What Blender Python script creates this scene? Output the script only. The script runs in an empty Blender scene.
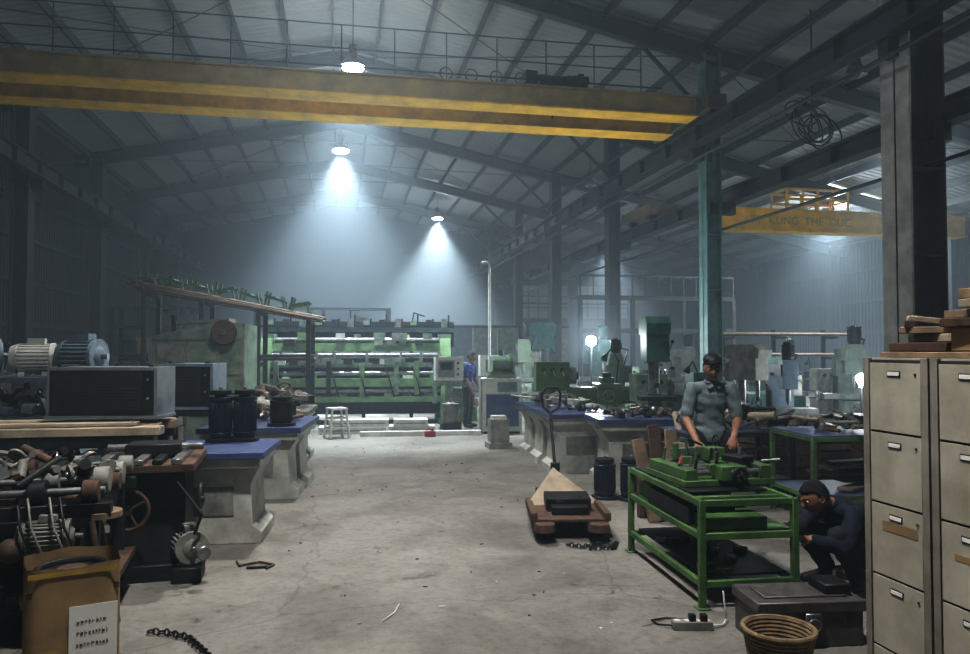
import bpy, bmesh, math, random
import numpy as np
from mathutils import Vector, Matrix, Euler
random.seed(7)
rad=math.radians
SC=bpy.context.scene
COL=SC.collection

# ------------------------------------------------------------ materials
def mat(name,col,rough=.55,metal=0.,var=.35,scale=5.,col2=None,bump=0.,emit=0.):
    m=bpy.data.materials.new(name); m.use_nodes=True
    nt=m.node_tree; b=nt.nodes['Principled BSDF']
    tc=nt.nodes.new('ShaderNodeTexCoord')
    n=nt.nodes.new('ShaderNodeTexNoise'); n.inputs['Scale'].default_value=scale; n.inputs['Detail'].default_value=6; n.inputs['Roughness'].default_value=.65
    nt.links.new(tc.outputs['Object'],n.inputs['Vector'])
    r=nt.nodes.new('ShaderNodeValToRGB'); r.color_ramp.elements[0].position=.38; r.color_ramp.elements[1].position=.68
    nt.links.new(n.outputs['Fac'],r.inputs['Fac'])
    mx=nt.nodes.new('ShaderNodeMix'); mx.data_type='RGBA'
    c2=col2 if col2 else tuple(c*(1-var) for c in col)
    mx.inputs[6].default_value=(*col,1); mx.inputs[7].default_value=(*c2,1)
    nt.links.new(r.outputs['Color'],mx.inputs[0])
    nt.links.new(mx.outputs[2],b.inputs['Base Color'])
    b.inputs['Roughness'].default_value=rough; b.inputs['Metallic'].default_value=metal
    if bump:
        bp=nt.nodes.new('ShaderNodeBump'); bp.inputs['Strength'].default_value=bump; bp.inputs['Distance'].default_value=.02
        n2=nt.nodes.new('ShaderNodeTexNoise'); n2.inputs['Scale'].default_value=scale*8
        nt.links.new(tc.outputs['Object'],n2.inputs['Vector']); nt.links.new(n2.outputs['Fac'],bp.inputs['Height']); nt.links.new(bp.outputs['Normal'],b.inputs['Normal'])
    if emit:
        b.inputs['Emission Color'].default_value=(*col,1); b.inputs['Emission Strength'].default_value=emit
    return m
MT={}
def A(k,*a,**kw): MT[k]=mat(k,*a,**kw)
A('green',(.11,.21,.07),.5,col2=(.055,.095,.045))
A('palegreen',(.24,.32,.25),.5,col2=(.10,.13,.10))
A('teal',(.07,.20,.18),.5,var=.5)
A('blue',(.05,.075,.20),.5,col2=(.11,.13,.20),scale=4)
A('navymotor',(.012,.022,.045),.4,var=.4)
A('bluegrey',(.22,.29,.36),.5,var=.45)
A('bluedull',(.11,.15,.19),.5,var=.5)
A('consolegrey',(.20,.23,.25),.5,var=.35)
A('castgrey',(.29,.29,.265),.6,var=.55)
A('dirtcast',(.19,.165,.14),.6,col2=(.08,.065,.055),scale=9)
A('pedestal',(.60,.61,.57),.6,var=.45,scale=3)
A('white',(.64,.65,.62),.5,var=.28)
A('steel',(.33,.34,.34),.38,.6,var=.5,scale=9)
A('darksteel',(.042,.042,.044),.5,.4,var=.5,scale=9)
A('black',(.011,.012,.013),.55,var=.3)
A('rust',(.15,.09,.06),.75,.1,col2=(.06,.045,.038),scale=12)
A('wood',(.30,.22,.15),.7,col2=(.15,.11,.08),scale=7)
A('paleboard',(.43,.37,.29),.7,col2=(.26,.22,.17),scale=5)
A('cardboard',(.38,.27,.15),.8,col2=(.22,.16,.10),scale=3)
A('tape',(.46,.33,.10),.4,var=.3)
A('paper',(.80,.80,.77),.7,var=.10)
A('ink',(.12,.12,.13),.7,var=.2)
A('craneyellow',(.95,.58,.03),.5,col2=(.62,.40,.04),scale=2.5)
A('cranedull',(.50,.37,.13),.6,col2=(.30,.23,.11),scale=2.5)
A('craneworn',(.20,.15,.09),.6,var=.4,scale=2.5)
A('letterpaint',(.50,.36,.08),.6,var=.3,scale=2.5)
A('framesteel',(.065,.075,.08),.6,.1,var=.4,scale=3)
A('colteal',(.12,.24,.24),.6,var=.5,scale=3)
A('collit',(.50,.49,.46),.65,col2=(.27,.26,.24),scale=2.2)  # lamplight put into the colour of the near column's aisle flange
A('colshade',(.065,.06,.06),.65,var=.4,scale=2.2)  # shade put into the colour of the near column's web and far flange
A('cabinet',(.50,.475,.41),.7,col2=(.33,.305,.25),scale=2.6)
A('cabpost',(.33,.31,.275),.6,col2=(.20,.18,.15),scale=4)
A('cabgap',(.05,.045,.04),.8)
A('red',(.34,.04,.03),.5)
A('rubber',(.02,.02,.02),.8)
A('screen',(.03,.036,.038),.35,var=.3)
A('lampglass',(.9,.97,1.),.3,var=.02,emit=80)
A('worklight',(.9,.98,1.),.3,var=.02,emit=90)
A('skin',(.34,.19,.125),.55,var=.15,scale=14)
A('lip',(.24,.10,.08),.5,var=.1)
A('eyewhite',(.55,.53,.5),.3,var=.05)
A('hair',(.012,.011,.011),.55,var=.3,scale=40,bump=.5)
A('shirt',(.20,.25,.275),.85,var=.28,scale=9,bump=.3)
A('navycloth',(.018,.024,.045),.9,var=.35,scale=8,bump=.3)
A('pants',(.03,.032,.038),.9,var=.3,scale=8)
A('bluecloth',(.03,.06,.22),.85,var=.3)
A('shoe',(.03,.025,.022),.6)
A('wicker',(.30,.23,.14),.8,col2=(.15,.11,.07),scale=20)
A('boxmetal',(.16,.15,.15),.5,.3,col2=(.10,.09,.085),scale=8)
A('girder',(.045,.052,.056),.6,.1,var=.4,scale=3)

def sheetmat(name,col,axis,scale,dark,bumpS=.6):
    m=bpy.data.materials.new(name); m.use_nodes=True; nt=m.node_tree; b=nt.nodes['Principled BSDF']
    tc=nt.nodes.new('ShaderNodeTexCoord')
    w=nt.nodes.new('ShaderNodeTexWave'); w.bands_direction=axis; w.inputs['Scale'].default_value=scale; w.inputs['Distortion'].default_value=0
    nt.links.new(tc.outputs['Object'],w.inputs['Vector'])
    n=nt.nodes.new('ShaderNodeTexNoise'); n.inputs['Scale'].default_value=.5; n.inputs['Detail'].default_value=6
    nt.links.new(tc.outputs['Object'],n.inputs['Vector'])
    mx=nt.nodes.new('ShaderNodeMix'); mx.data_type='RGBA'
    mx.inputs[6].default_value=(*col,1); mx.inputs[7].default_value=(*dark,1)
    nt.links.new(n.outputs['Fac'],mx.inputs[0]); nt.links.new(mx.outputs[2],b.inputs['Base Color'])
    bp=nt.nodes.new('ShaderNodeBump'); bp.inputs['Strength'].default_value=bumpS; bp.inputs['Distance'].default_value=.04
    nt.links.new(w.outputs['Fac'],bp.inputs['Height']); nt.links.new(bp.outputs['Normal'],b.inputs['Normal'])
    b.inputs['Roughness'].default_value=.6
    return m
MT['roofsheet']=sheetmat('roofsheet',(.25,.262,.26),'Y',1.3,(.14,.15,.155))
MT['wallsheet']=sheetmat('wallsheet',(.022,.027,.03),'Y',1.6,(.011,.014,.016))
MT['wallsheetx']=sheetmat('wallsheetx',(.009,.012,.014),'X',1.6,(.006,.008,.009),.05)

def floormat():
    m=bpy.data.materials.new('concrete_floor'); m.use_nodes=True; nt=m.node_tree; b=nt.nodes['Principled BSDF']
    L=nt.links.new
    tc=nt.nodes.new('ShaderNodeTexCoord')
    def noise(s,d=8,r=.6,dist=0):
        n=nt.nodes.new('ShaderNodeTexNoise'); n.inputs['Scale'].default_value=s; n.inputs['Detail'].default_value=d; n.inputs['Roughness'].default_value=r; n.inputs['Distortion'].default_value=dist
        L(tc.outputs['Object'],n.inputs['Vector']); return n
    def ramp(src,p0,c0,p1,c1):
        r=nt.nodes.new('ShaderNodeValToRGB'); e=r.color_ramp.elements; e[0].position=p0; e[1].position=p1; e[0].color=(*c0,1); e[1].color=(*c1,1); L(src,r.inputs['Fac']); return r
    def mul(a,bb,f=1.):
        x=nt.nodes.new('ShaderNodeMix'); x.data_type='RGBA'; x.blend_type='MULTIPLY'; x.inputs[0].default_value=f; L(a,x.inputs[6]); L(bb,x.inputs[7]); return x.outputs[2]
    base=ramp(noise(.45).outputs['Fac'],.32,(.215,.206,.19),.68,(.285,.276,.258))
    st=ramp(noise(1.1,10,.72,.6).outputs['Fac'],.38,(.58,.56,.53),.56,(1,1,1))
    sp=ramp(noise(14,10,.8).outputs['Fac'],.38,(.62,.61,.6),.52,(1,1,1))
    oil=ramp(noise(2.6,6,.6,1.2).outputs['Fac'],.30,(.35,.33,.31),.37,(1,1,1))
    c=mul(mul(mul(base.outputs['Color'],st.outputs['Color'],.75),sp.outputs['Color'],.7),oil.outputs['Color'],.8)
    v=nt.nodes.new('ShaderNodeTexVoronoi'); v.feature='DISTANCE_TO_EDGE'; v.inputs['Scale'].default_value=.33
    nz=noise(1.3); ad=nt.nodes.new('ShaderNodeMixRGB'); ad.blend_type='ADD'; ad.inputs[0].default_value=.5
    L(tc.outputs['Object'],ad.inputs[1]); L(nz.outputs['Color'],ad.inputs[2]); L(ad.outputs[0],v.inputs['Vector'])
    cr=ramp(v.outputs['Distance'],0.0,(.6,.6,.6),.004,(1,1,1))
    c=mul(c,cr.outputs['Color'],.8)
    L(c,b.inputs['Base Color'])
    rr=ramp(noise(2.2).outputs['Fac'],.3,(.5,)*3,.7,(.75,)*3); L(rr.outputs['Color'],b.inputs['Roughness'])
    bp=nt.nodes.new('ShaderNodeBump'); bp.inputs['Strength'].default_value=.25; bp.inputs['Distance'].default_value=.01
    L(noise(25).outputs['Fac'],bp.inputs['Height']); L(bp.outputs['Normal'],b.inputs['Normal'])
    return m
MT['floor']=floormat()

# ------------------------------------------------------------ mesh kit
class K:
    def __init__(s,name):
        s.name=name; s.bm=bmesh.new(); s.ms=[]
    def mi(s,m):
        if m not in s.ms: s.ms.append(m)
        return s.ms.index(m)
    def faces(s,vs,fs,m,smooth=False):
        i=s.mi(m); v=[s.bm.verts.new(p) for p in vs]
        for f in fs:
            try:
                q=s.bm.faces.new([v[k] for k in f]); q.material_index=i; q.smooth=smooth
            except ValueError: pass
        return v
    def box(s,c,d,m,rz=0,rx=0,ry=0,taper=1.):
        M=Euler((rx,ry,rz)).to_matrix(); c=Vector(c); hx,hy,hz=d[0]/2,d[1]/2,d[2]/2
        vs=[]
        for z in(-1,1):
            t=taper if z>0 else 1
            for x,y in((-1,-1),(1,-1),(1,1),(-1,1)): vs.append(c+M@Vector((x*hx*t,y*hy*t,z*hz)))
        s.faces(vs,[(3,2,1,0),(4,5,6,7),(0,1,5,4),(1,2,6,5),(2,3,7,6),(3,0,4,7)],m)
        return s
    def b2(s,x0,x1,y0,y1,z0,z1,m): return s.box(((x0+x1)/2,(y0+y1)/2,(z0+z1)/2),(x1-x0,y1-y0,z1-z0),m)
    def cyl(s,p,q,r,m,r2=None,n=18):
        p=Vector(p);q=Vector(q);r2=r if r2 is None else r2
        d=(q-p); 
        if d.length<1e-6: return s
        d.normalize(); a=d.orthogonal().normalized(); b=d.cross(a)
        vs=[]
        for o,rr in((p,r),(q,max(r2,1e-4))):
            for k in range(n):
                t=2*math.pi*k/n; vs.append(o+a*math.cos(t)*rr+b*math.sin(t)*rr)
        i=s.mi(m); v=[s.bm.verts.new(x) for x in vs]
        for k in range(n):
            f=s.bm.faces.new((v[k],v[(k+1)%n],v[n+(k+1)%n],v[n+k])); f.material_index=i; f.smooth=True
        f=s.bm.faces.new(v[:n][::-1]); f.material_index=i
        f=s.bm.faces.new(v[n:]); f.material_index=i
        return s
    def sph(s,c,r,m,rot=None,u=14,w=8):
        if not hasattr(r,'__len__'): r=(r,r,r)
        R3=(rot.to_matrix() if isinstance(rot,Euler) else rot) if rot is not None else Matrix.Identity(3)
        c=Vector(c); vs=[]
        def P(a,b,z): return c+R3@Vector((a*r[0],b*r[1],z*r[2]))
        for j in range(1,w):
            ph=math.pi*j/w
            for i in range(u):
                t=2*math.pi*i/u; vs.append(P(math.sin(ph)*math.cos(t),math.sin(ph)*math.sin(t),math.cos(ph)))
        vs.append(P(0,0,1)); vs.append(P(0,0,-1)); T=len(vs)-2;B=T+1; fs=[]
        for j in range(w-2):
            for i in range(u): fs.append((j*u+i,(j+1)*u+i,(j+1)*u+(i+1)%u,j*u+(i+1)%u))
        for i in range(u): fs.append((T,i,(i+1)%u)); fs.append((B,(w-2)*u+(i+1)%u,(w-2)*u+i))
        s.faces(vs,fs,m,True)
        return s
    def tor(s,c,Rr,r,m,axis=(0,0,1),n=24,k=8,sy=1.):
        ax=Vector(axis).normalized(); a=ax.orthogonal().normalized(); b=ax.cross(a); c=Vector(c)
        vs=[];fs=[]
        for i in range(n):
            t=2*math.pi*i/n; d=a*math.cos(t)+b*math.sin(t)*sy
            for j in range(k):
                u=2*math.pi*j/k; vs.append(c+d*Rr+d.normalized()*(r*math.cos(u))+ax*r*math.sin(u))
        for i in range(n):
            for j in range(k): fs.append((i*k+j,((i+1)%n)*k+j,((i+1)%n)*k+(j+1)%k,i*k+(j+1)%k))
        s.faces(vs,fs,m,True); return s
    def wheel(s,c,Rr,m,axis=(0,1,0),r=.014,sp=4):
        s.tor(c,Rr,r,m,axis); ax=Vector(axis).normalized(); a=ax.orthogonal().normalized(); b=ax.cross(a); c=Vector(c)
        for i in range(sp):
            t=math.pi*2*i/sp+.3; s.cyl(c,c+(a*math.cos(t)+b*math.sin(t))*Rr,r*.7,m,n=8)
        s.cyl(c-ax*.03,c+ax*.03,Rr*.22,m); return s
    def tube(s,pts,r,m,n=8):
        for a,b in zip(pts[:-1],pts[1:]): s.cyl(a,b,r,m,n=n)
        for p in pts[1:-1]: s.sph(p,r,m,u=8,w=6)
        return s
    def prism(s,prof,ax,h0,h1,m):
        def P(u,v,h): return {'x':(h,u,v),'y':(u,h,v),'z':(u,v,h)}[ax]
        n=len(prof); vs=[P(u,v,h0) for u,v in prof]+[P(u,v,h1) for u,v in prof]
        fs=[tuple(range(n)),tuple(range(2*n-1,n-1,-1))]+[(i,(i+1)%n,n+(i+1)%n,n+i) for i in range(n)]
        s.faces(vs,fs,m); return s
    def motor(s,c,ax,r,L,m,feet=True,box=True):
        c=Vector(c);ax=Vector(ax).normalized()
        s.cyl(c-ax*L*.42,c+ax*L*.32,r*.88,m,n=24)
        a=ax.orthogonal().normalized() if abs(ax.z)>.9 else ax.cross(Vector((0,0,1))).normalized(); b=ax.cross(a)
        for k in range(24):
            t=2*math.pi*k/24; d=a*math.cos(t)+b*math.sin(t); e=ax.cross(d)*.006
            p0=c-ax*L*.34;p1=c+ax*L*.26
            vs=[p0+d*r*.8-e,p0+d*r*.8+e,p0+d*r+e,p0+d*r-e,p1+d*r*.8-e,p1+d*r*.8+e,p1+d*r+e,p1+d*r-e]
            s.faces(vs,[(3,2,1,0),(4,5,6,7),(0,1,5,4),(1,2,6,5),(2,3,7,6),(3,0,4,7)],m)
        s.cyl(c-ax*L*.5,c-ax*L*.36,r*.82,m,r*1.0); s.cyl(c+ax*L*.28,c+ax*L*.36,r*1.04,m); s.cyl(c+ax*L*.36,c+ax*L*.42,r*.6,m,r*.4)
        s.cyl(c+ax*L*.4,c+ax*L*.56,r*.16,'steel')
        if box:
            up=Vector((0,0,1)) if abs(ax.z)<.9 else a
            M=Matrix((ax,up.cross(ax),up)).transposed()
            o=c+up*r*1.12; h=(r*.5,r*.4,r*.22)
            vs=[o+M@Vector((x*h[0],y*h[1],z*h[2])) for z in(-1,1) for x,y in((-1,-1),(1,-1),(1,1),(-1,1))]
            s.faces(vs,[(3,2,1,0),(4,5,6,7),(0,1,5,4),(1,2,6,5),(2,3,7,6),(3,0,4,7)],m)
        if feet and abs(ax.z)<.5:
            t=math.atan2(ax.y,ax.x)
            for q in(-.25,.2): s.box(c+ax*L*q+Vector((0,0,-r*1.0)),(L*.12,r*1.7,r*.3),m,rz=t)
        return s
    def done(s,loc=(0,0,0),rz=0,bev=.004,parent=None,sc=1.):
        bmesh.ops.recalc_face_normals(s.bm,faces=s.bm.faces[:])
        me=bpy.data.meshes.new(s.name); s.bm.to_mesh(me); s.bm.free()
        for m in s.ms: me.materials.append(MT[m])
        try: me.set_sharp_from_angle(angle=rad(40))
        except Exception: pass
        o=bpy.data.objects.new(s.name,me); COL.objects.link(o); o.location=loc; o.rotation_euler=(0,0,rz); o.scale=(sc,sc,sc)
        if bev and Vector(loc).length<9:
            b=o.modifiers.new('bevel','BEVEL'); b.width=bev; b.segments=1; b.limit_method='ANGLE'; b.angle_limit=rad(50)
        if parent: o.parent=parent
        return o

# ------------------------------------------------------------ PEOPLE
def capsule(k,p,q,r1,r2,m='skin'):
    k.cyl(p,q,r1,m,r2,n=14); k.sph(p,r1,m,u=14,w=8); k.sph(q,r2,m,u=14,w=8)
def hand(k,w,d,nrm,side,curl=.5,spread=1.):
    w=Vector(w);d=Vector(d).normalized();n=Vector(nrm);n=(n-d*n.dot(d)).normalized();t=d.cross(n).normalized()*side
    M=Matrix((t,d,n)).transposed()
    k.sph(w+d*.05,(.040,.052,.016),'skin',rot=M); capsule(k,w,w+d*.04,.024,.026)
    Ls=(.068,.078,.072,.056)
    for i in range(4):
        o=w+d*(.085-.004*abs(i-1))+t*(.030-.0205*i)
        dd=(d+t*(.10-.07*i)*spread).normalized(); p=o; a=curl*.5
        for j,f in enumerate((.45,.32,.23)):
            v=(dd*math.cos(a)-n*math.sin(a)).normalized(); q=p+v*Ls[i]*f*1.05
            capsule(k,p,q,.0090-.0008*j,.0086-.0008*j); p=q; a+=curl*.8
    p=w+d*.025+t*.03
    q=p+(t*.6+d*.7-n*.3).normalized()*.036; capsule(k,p,q,.0125,.0105); r_=q+(t*.15+d*.9-n*.5).normalized()*.030; capsule(k,q,r_,.010,.009)
def human(name,loc,rz,J,cloth,headrot,handspec,sleeve='short',vox=.0075):
    emp=bpy.data.objects.new(name,None); COL.objects.link(emp); emp.location=loc; emp.rotation_euler=(0,0,rz); emp.empty_display_size=.2
    V={a:Vector(b) for a,b in J.items()}
    k=K('body')
    sh=(V['sl']-V['sr']).normalized(); up=(V['neck']-V['pelvis']).normalized(); fw=up.cross(sh).normalized(); sh2=fw.cross(up).normalized()
    MM=Matrix((sh2,fw,up)).transposed()
    k.sph(V['pelvis'],(.160,.120,.14),'skin',rot=MM); k.sph(V['waist'],(.145,.108,.15),'skin',rot=MM); k.sph(V['chest'],(.168,.115,.18),'skin',rot=MM)
    capsule(k,V['pelvis'],V['waist'],.115,.105); capsule(k,V['waist'],V['chest'],.108,.112)
    capsule(k,V['sl']-up*.01,V['sr']-up*.01,.058,.058); capsule(k,V['chest'],V['neck'],.095,.056); capsule(k,V['neck'],V['head']-(V['head']-V['neck'])*.35,.054,.050)
    capsule(k,V['neck']-up*.03,V['sl'],.045,.055); capsule(k,V['neck']-up*.03,V['sr'],.045,.055)
    segs=[]
    for s in 'lr':
        capsule(k,V['s'+s],V['e'+s],.052,.042); capsule(k,V['e'+s],V['w'+s],.041,.027)
        m=V['k'+s].lerp(V['a'+s],.3); k.sph(m,(.060,.062,.09),'skin')
        capsule(k,V['a'+s],V['a'+s]-Vector((0,0,.03)),.042,.042); capsule(k,V['a'+s]-Vector((0,0,.035)),V['t'+s],.042,.036)
        a=V['e'+s]; b=V['s'+s]
        if sleeve=='short': capsule(k,b,b.lerp(a,.85),.060,.056); segs.append((b,b.lerp(a,.97),'top')); segs.append((a,V['w'+s],'skin'))
        else: capsule(k,b,a,.062,.056); capsule(k,a,V['w'+s].lerp(a,.1),.054,.038); segs.append((b,a,'top')); segs.append((a,V['w'+s].lerp(a,.12),'top'))
        d,nr,sd,cu=handspec[s]; hand(k,V['w'+s],d,nr,sd,cu); segs.append((V['w'+s],V['w'+s]+Vector(d).normalized()*.18,'skin'))
        segs.append((V['h'+s],V['k'+s],'pants')); segs.append((V['k'+s],V['a'+s]+Vector((0,0,.03)),'pants')); segs.append((V['a'+s]-Vector((0,0,.05)),V['t'+s],'shoe'))
        capsule(k,V['h'+s],V['k'+s],.096,.070); capsule(k,V['k'+s],V['a'+s]+Vector((0,0,.02)),.068,.056)
    segs+=[(V['pelvis'],V['waist'],'top'),(V['waist'],V['chest'],'top'),(V['chest'],V['neck']-up*.03,'top'),(V['sl'],V['sr'],'top'),(V['neck']+up*.035,V['head'],'skin'),(V['hl']-up*.03,V['hr']-up*.03,'pants')]
    o=k.done(bev=0)
    rm=o.modifiers.new('rm','REMESH'); rm.mode='VOXEL'; rm.voxel_size=vox; rm.use_smooth_shade=True
    sm=o.modifiers.new('sm','SMOOTH'); sm.factor=.5; sm.iterations=3
    dg=bpy.context.evaluated_depsgraph_get(); me=bpy.data.meshes.new_from_object(o.evaluated_get(dg)); o.modifiers.clear(); o.data=me
    me.materials.clear()
    for n_ in ['skin',cloth[0],cloth[1],'shoe']: me.materials.append(MT[n_])
    idx={'skin':0,'top':1,'pants':2,'shoe':3}
    nv=len(me.vertices); npoly=len(me.polygons)
    co=np.empty(nv*3); me.vertices.foreach_get('co',co); co=co.reshape(-1,3)
    no=np.empty(nv*3); me.vertices.foreach_get('normal',no); no=no.reshape(-1,3)
    def cls(P):
        best=np.full(len(P),1e9); out=np.zeros(len(P),int)
        for a,b,t in segs:
            a=np.array(a);b=np.array(b);ab=b-a; tt=np.clip(((P-a)@ab)/max(ab@ab,1e-9),0,1); d=np.linalg.norm(P-(a+tt[:,None]*ab),axis=1)*(.9 if t=='top' else 1.)
            m_=d<best; best[m_]=d[m_]; out[m_]=idx[t]
        return out
    pc=np.empty(npoly*3); me.polygons.foreach_get('center',pc)
    me.polygons.foreach_set('material_index',cls(pc.reshape(-1,3)).astype(np.int32)); me.polygons.foreach_set('use_smooth',np.ones(npoly,dtype=bool))
    cv=cls(co); msk=((cv==1)|(cv==2)).astype(float)
    f=(.004+.004*np.sin(co[:,2]*55+co[:,0]*30)*np.sin(co[:,1]*40+co[:,0]*21+1))*msk
    me.vertices.foreach_set('co',(co+no*f[:,None]).ravel()); me.update()
    o.parent=emp
    k=K('collar'); k.tor(V['neck']+up*.012,.064,.012,cloth[0],up,n=24); c=k.done(bev=0); c.parent=emp
    bm=bmesh.new(); bmesh.ops.create_icosphere(bm,subdivisions=5,radius=1)
    def g(p,c,s): return math.exp(-((p.x-c[0])**2/s[0]**2+(p.y-c[1])**2/s[1]**2+(p.z-c[2])**2/s[2]**2))
    for v in bm.verts:
        p=v.co.copy(); x,y,z=p
        q=Vector((x*.078,y*.098,z*.115))
        if z<0: q.x*=1-.32*z*z; q.y*=(1-.22*z*z)
        if z<-.1 and y>0: q.y*=1-.35*min(1,-z)
        if y<-.3: q.y*=.94
        if y<-.2:
            q.y-= .026*g(p,(0,-.95,-.22),(.16,.5,.22)) ; q.y-=.012*g(p,(0,-1,.02),(.12,.5,.3))
            for sx in(-1,1): q.y+=.013*g(p,(sx*.36,-.9,.08),(.2,.4,.13)); q.y-=.006*g(p,(sx*.5,-.8,-.2),(.25,.4,.2))
            q.y-=.008*g(p,(0,-.9,.26),(.6,.5,.09))
            q.y-=.010*g(p,(0,-.8,-.56),(.26,.5,.06))+.008*g(p,(0,-.75,-.70),(.26,.5,.06)); q.y+=.006*g(p,(0,-.8,-.63),(.28,.5,.03))
            q.y-=.012*g(p,(0,-.55,-.88),(.3,.4,.16))
        v.co=q
    me=bpy.data.meshes.new('head'); bm.to_mesh(me); bm.free()
    me.materials.append(MT['skin']); me.materials.append(MT['lip'])
    for p in me.polygons:
        p.use_smooth=True; c=p.center
        if abs(c.x)<.026 and c.y<-.05 and -.082<c.z<-.062: p.material_index=1
    HM=Matrix.Translation(V['head'])@Euler(headrot).to_matrix().to_4x4()
    ho=bpy.data.objects.new('head',me); COL.objects.link(ho); ho.matrix_local=HM; ho.parent=emp
    k=K('face_details')
    for sx in(-1,1):
        k.sph((sx*.030,-.078,.010),(.013,.012,.009),'eyewhite',u=12,w=8); k.sph((sx*.030,-.0885,.010),(.0055,.003,.0055),'black',u=10,w=6)
        k.sph((sx*.032,-.092,.034),(.020,.006,.0045),'hair',rot=Euler((0,sx*.12,0)),u=12,w=6)
        k.tor((sx*.079,.006,-.006),.022,.007,'skin',(1,0,.0),n=16,k=6,sy=.65); k.sph((sx*.077,.006,-.006),(.006,.016,.024),'skin',u=10,w=8)
    f_=k.done(bev=0); f_.matrix_local=HM; f_.parent=emp
    bm=bmesh.new(); bmesh.ops.create_icosphere(bm,subdivisions=4,radius=1); 
    dele=[]
    for v in bm.verts:
        x,y,z=v.co; lim=.50 if y<-.35 else (.50-.85*min(1,(y+.35)/.6)); 
        v.co=Vector((x*.086,y*.106+.004,z*.122+.004))+v.co*.004*math.sin(x*23+y*17)*math.sin(z*19+y*11)
        if z<lim: dele.append(v)
    bmesh.ops.delete(bm,geom=dele,context='VERTS'); bmesh.ops.solidify(bm,geom=bm.faces[:],thickness=.008)
    me=bpy.data.meshes.new('hair'); bm.to_mesh(me); bm.free(); me.materials.append(MT['hair'])
    for p in me.polygons: p.use_smooth=True
    h_=bpy.data.objects.new('hair',me); COL.objects.link(h_); h_.matrix_local=HM; h_.parent=emp
    return emp,HM
J=dict(pelvis=(0,.03,.92),waist=(0,.03,1.06),chest=(0,-.0,1.24),neck=(0,-.05,1.40),head=(-.01,-.11,1.54),
 sl=(.175,-.03,1.345),sr=(-.175,-.03,1.345),el=(.235,-.05,1.07),er=(-.245,-.07,1.08),wl=(.12,-.28,.93),wr=(-.22,-.33,.89),
 hl=(.095,.03,.87),hr=(-.095,.03,.87),kl=(.12,.0,.48),kr=(-.12,.0,.48),al=(.13,.05,.09),ar=(-.14,.03,.09),tl=(.15,-.11,.04),tr=(-.17,-.13,.04))
e,HM=human('worker',(3.36,6.46,0),rad(-10),J,('shirt','pants'),(rad(16),0,rad(-10)),
 dict(l=((-.45,-.8,-.5),(.3,-.4,.8),-1,.7),r=((.25,-.8,-.5),(-.3,-.4,.8),1,.7)))
k=K('cap')
k.sph((0,.010,.070),(.086,.103,.060),'black',u=24,w=12); k.sph((0,-.095,.086),(.05,.035,.006),'black',rot=Euler((rad(4),0,0)),u=20,w=8)
c=k.done(bev=0); c.matrix_local=HM; c.parent=e
k=K('shirt_collar_flaps')
for sx in(-1,1): k.box((sx*.035,-.125,1.372),(.055,.012,.04),'shirt',rx=-.5,ry=sx*.5)
c=k.done(bev=.004); c.parent=e
J2=dict(pelvis=(0,.12,.26),waist=(0,.08,.38),chest=(0,-.03,.50),neck=(0,-.16,.60),head=(.0,-.285,.655),
 sl=(.17,-.09,.55),sr=(-.17,-.09,.55),el=(.25,-.26,.36),er=(-.24,-.28,.37),wl=(.13,-.44,.40),wr=(-.12,-.46,.42),
 hl=(.09,.10,.24),hr=(-.09,.10,.24),kl=(.20,-.26,.42),kr=(-.18,-.25,.42),al=(.17,-.08,.10),ar=(-.15,-.06,.10),tl=(.2,-.24,.04),tr=(-.17,-.23,.04))
human('worker',(3.60,4.88,0),rad(-84),J2,('navycloth','pants'),(rad(24),0,rad(-6)),
 dict(l=((-.2,-.9,.1),(.2,0,1),-1,.8),r=((.2,-.9,.1),(-.2,0,1),1,.8)),sleeve='long')
k=K('low_wooden_stool'); k.b2(-.16,.16,-.13,.13,.09,.12,'wood'); k.b2(-.14,-.11,-.12,.12,0,.09,'wood'); k.b2(.11,.14,-.12,.12,0,.09,'wood'); k.done((3.73,4.89,0),rad(6))
J3=dict(J); J3.update(wl=(.24,-.16,.85),wr=(-.24,-.16,.85),er=(-.25,-.02,1.09),el=(.25,-.02,1.09),head=(0,-.07,1.55))
human('worker',(2.8,16.4,0),rad(60),J3,('bluecloth','pants'),(rad(12),0,0),dict(l=((0,-.3,-1),(1,0,0),1,.4),r=((0,-.3,-1),(-1,0,0),-1,.4)),vox=.009)

# ------------------------------------------------------------ room shell
RZ=lambda x: 10.1-.21*abs(x)
XL,XR,Y0,Y1=-8.7,20.,-6.,44.
k=K('floor'); k.b2(XL,XR,Y0,Y1,-.2,0,'floor'); k.done(bev=0)
k=K('ceiling')
k.prism([(XL-.1,RZ(XL)),(0,10.1),(XR+.1,RZ(XR)),(XR+.1,RZ(XR)+.08),(0,10.18),(XL-.1,RZ(XL)+.08)],'y',Y0,Y1,'roofsheet'); k.done(bev=0)
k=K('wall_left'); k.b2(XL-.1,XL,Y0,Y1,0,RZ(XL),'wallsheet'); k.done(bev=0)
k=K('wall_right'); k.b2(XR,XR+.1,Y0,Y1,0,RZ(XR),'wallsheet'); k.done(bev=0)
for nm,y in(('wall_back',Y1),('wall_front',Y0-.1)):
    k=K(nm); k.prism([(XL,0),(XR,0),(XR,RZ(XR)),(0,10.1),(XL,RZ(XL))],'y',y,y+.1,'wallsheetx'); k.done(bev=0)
A('windowpanel',(.30,.33,.35),.5,var=.3,scale=2)
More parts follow.
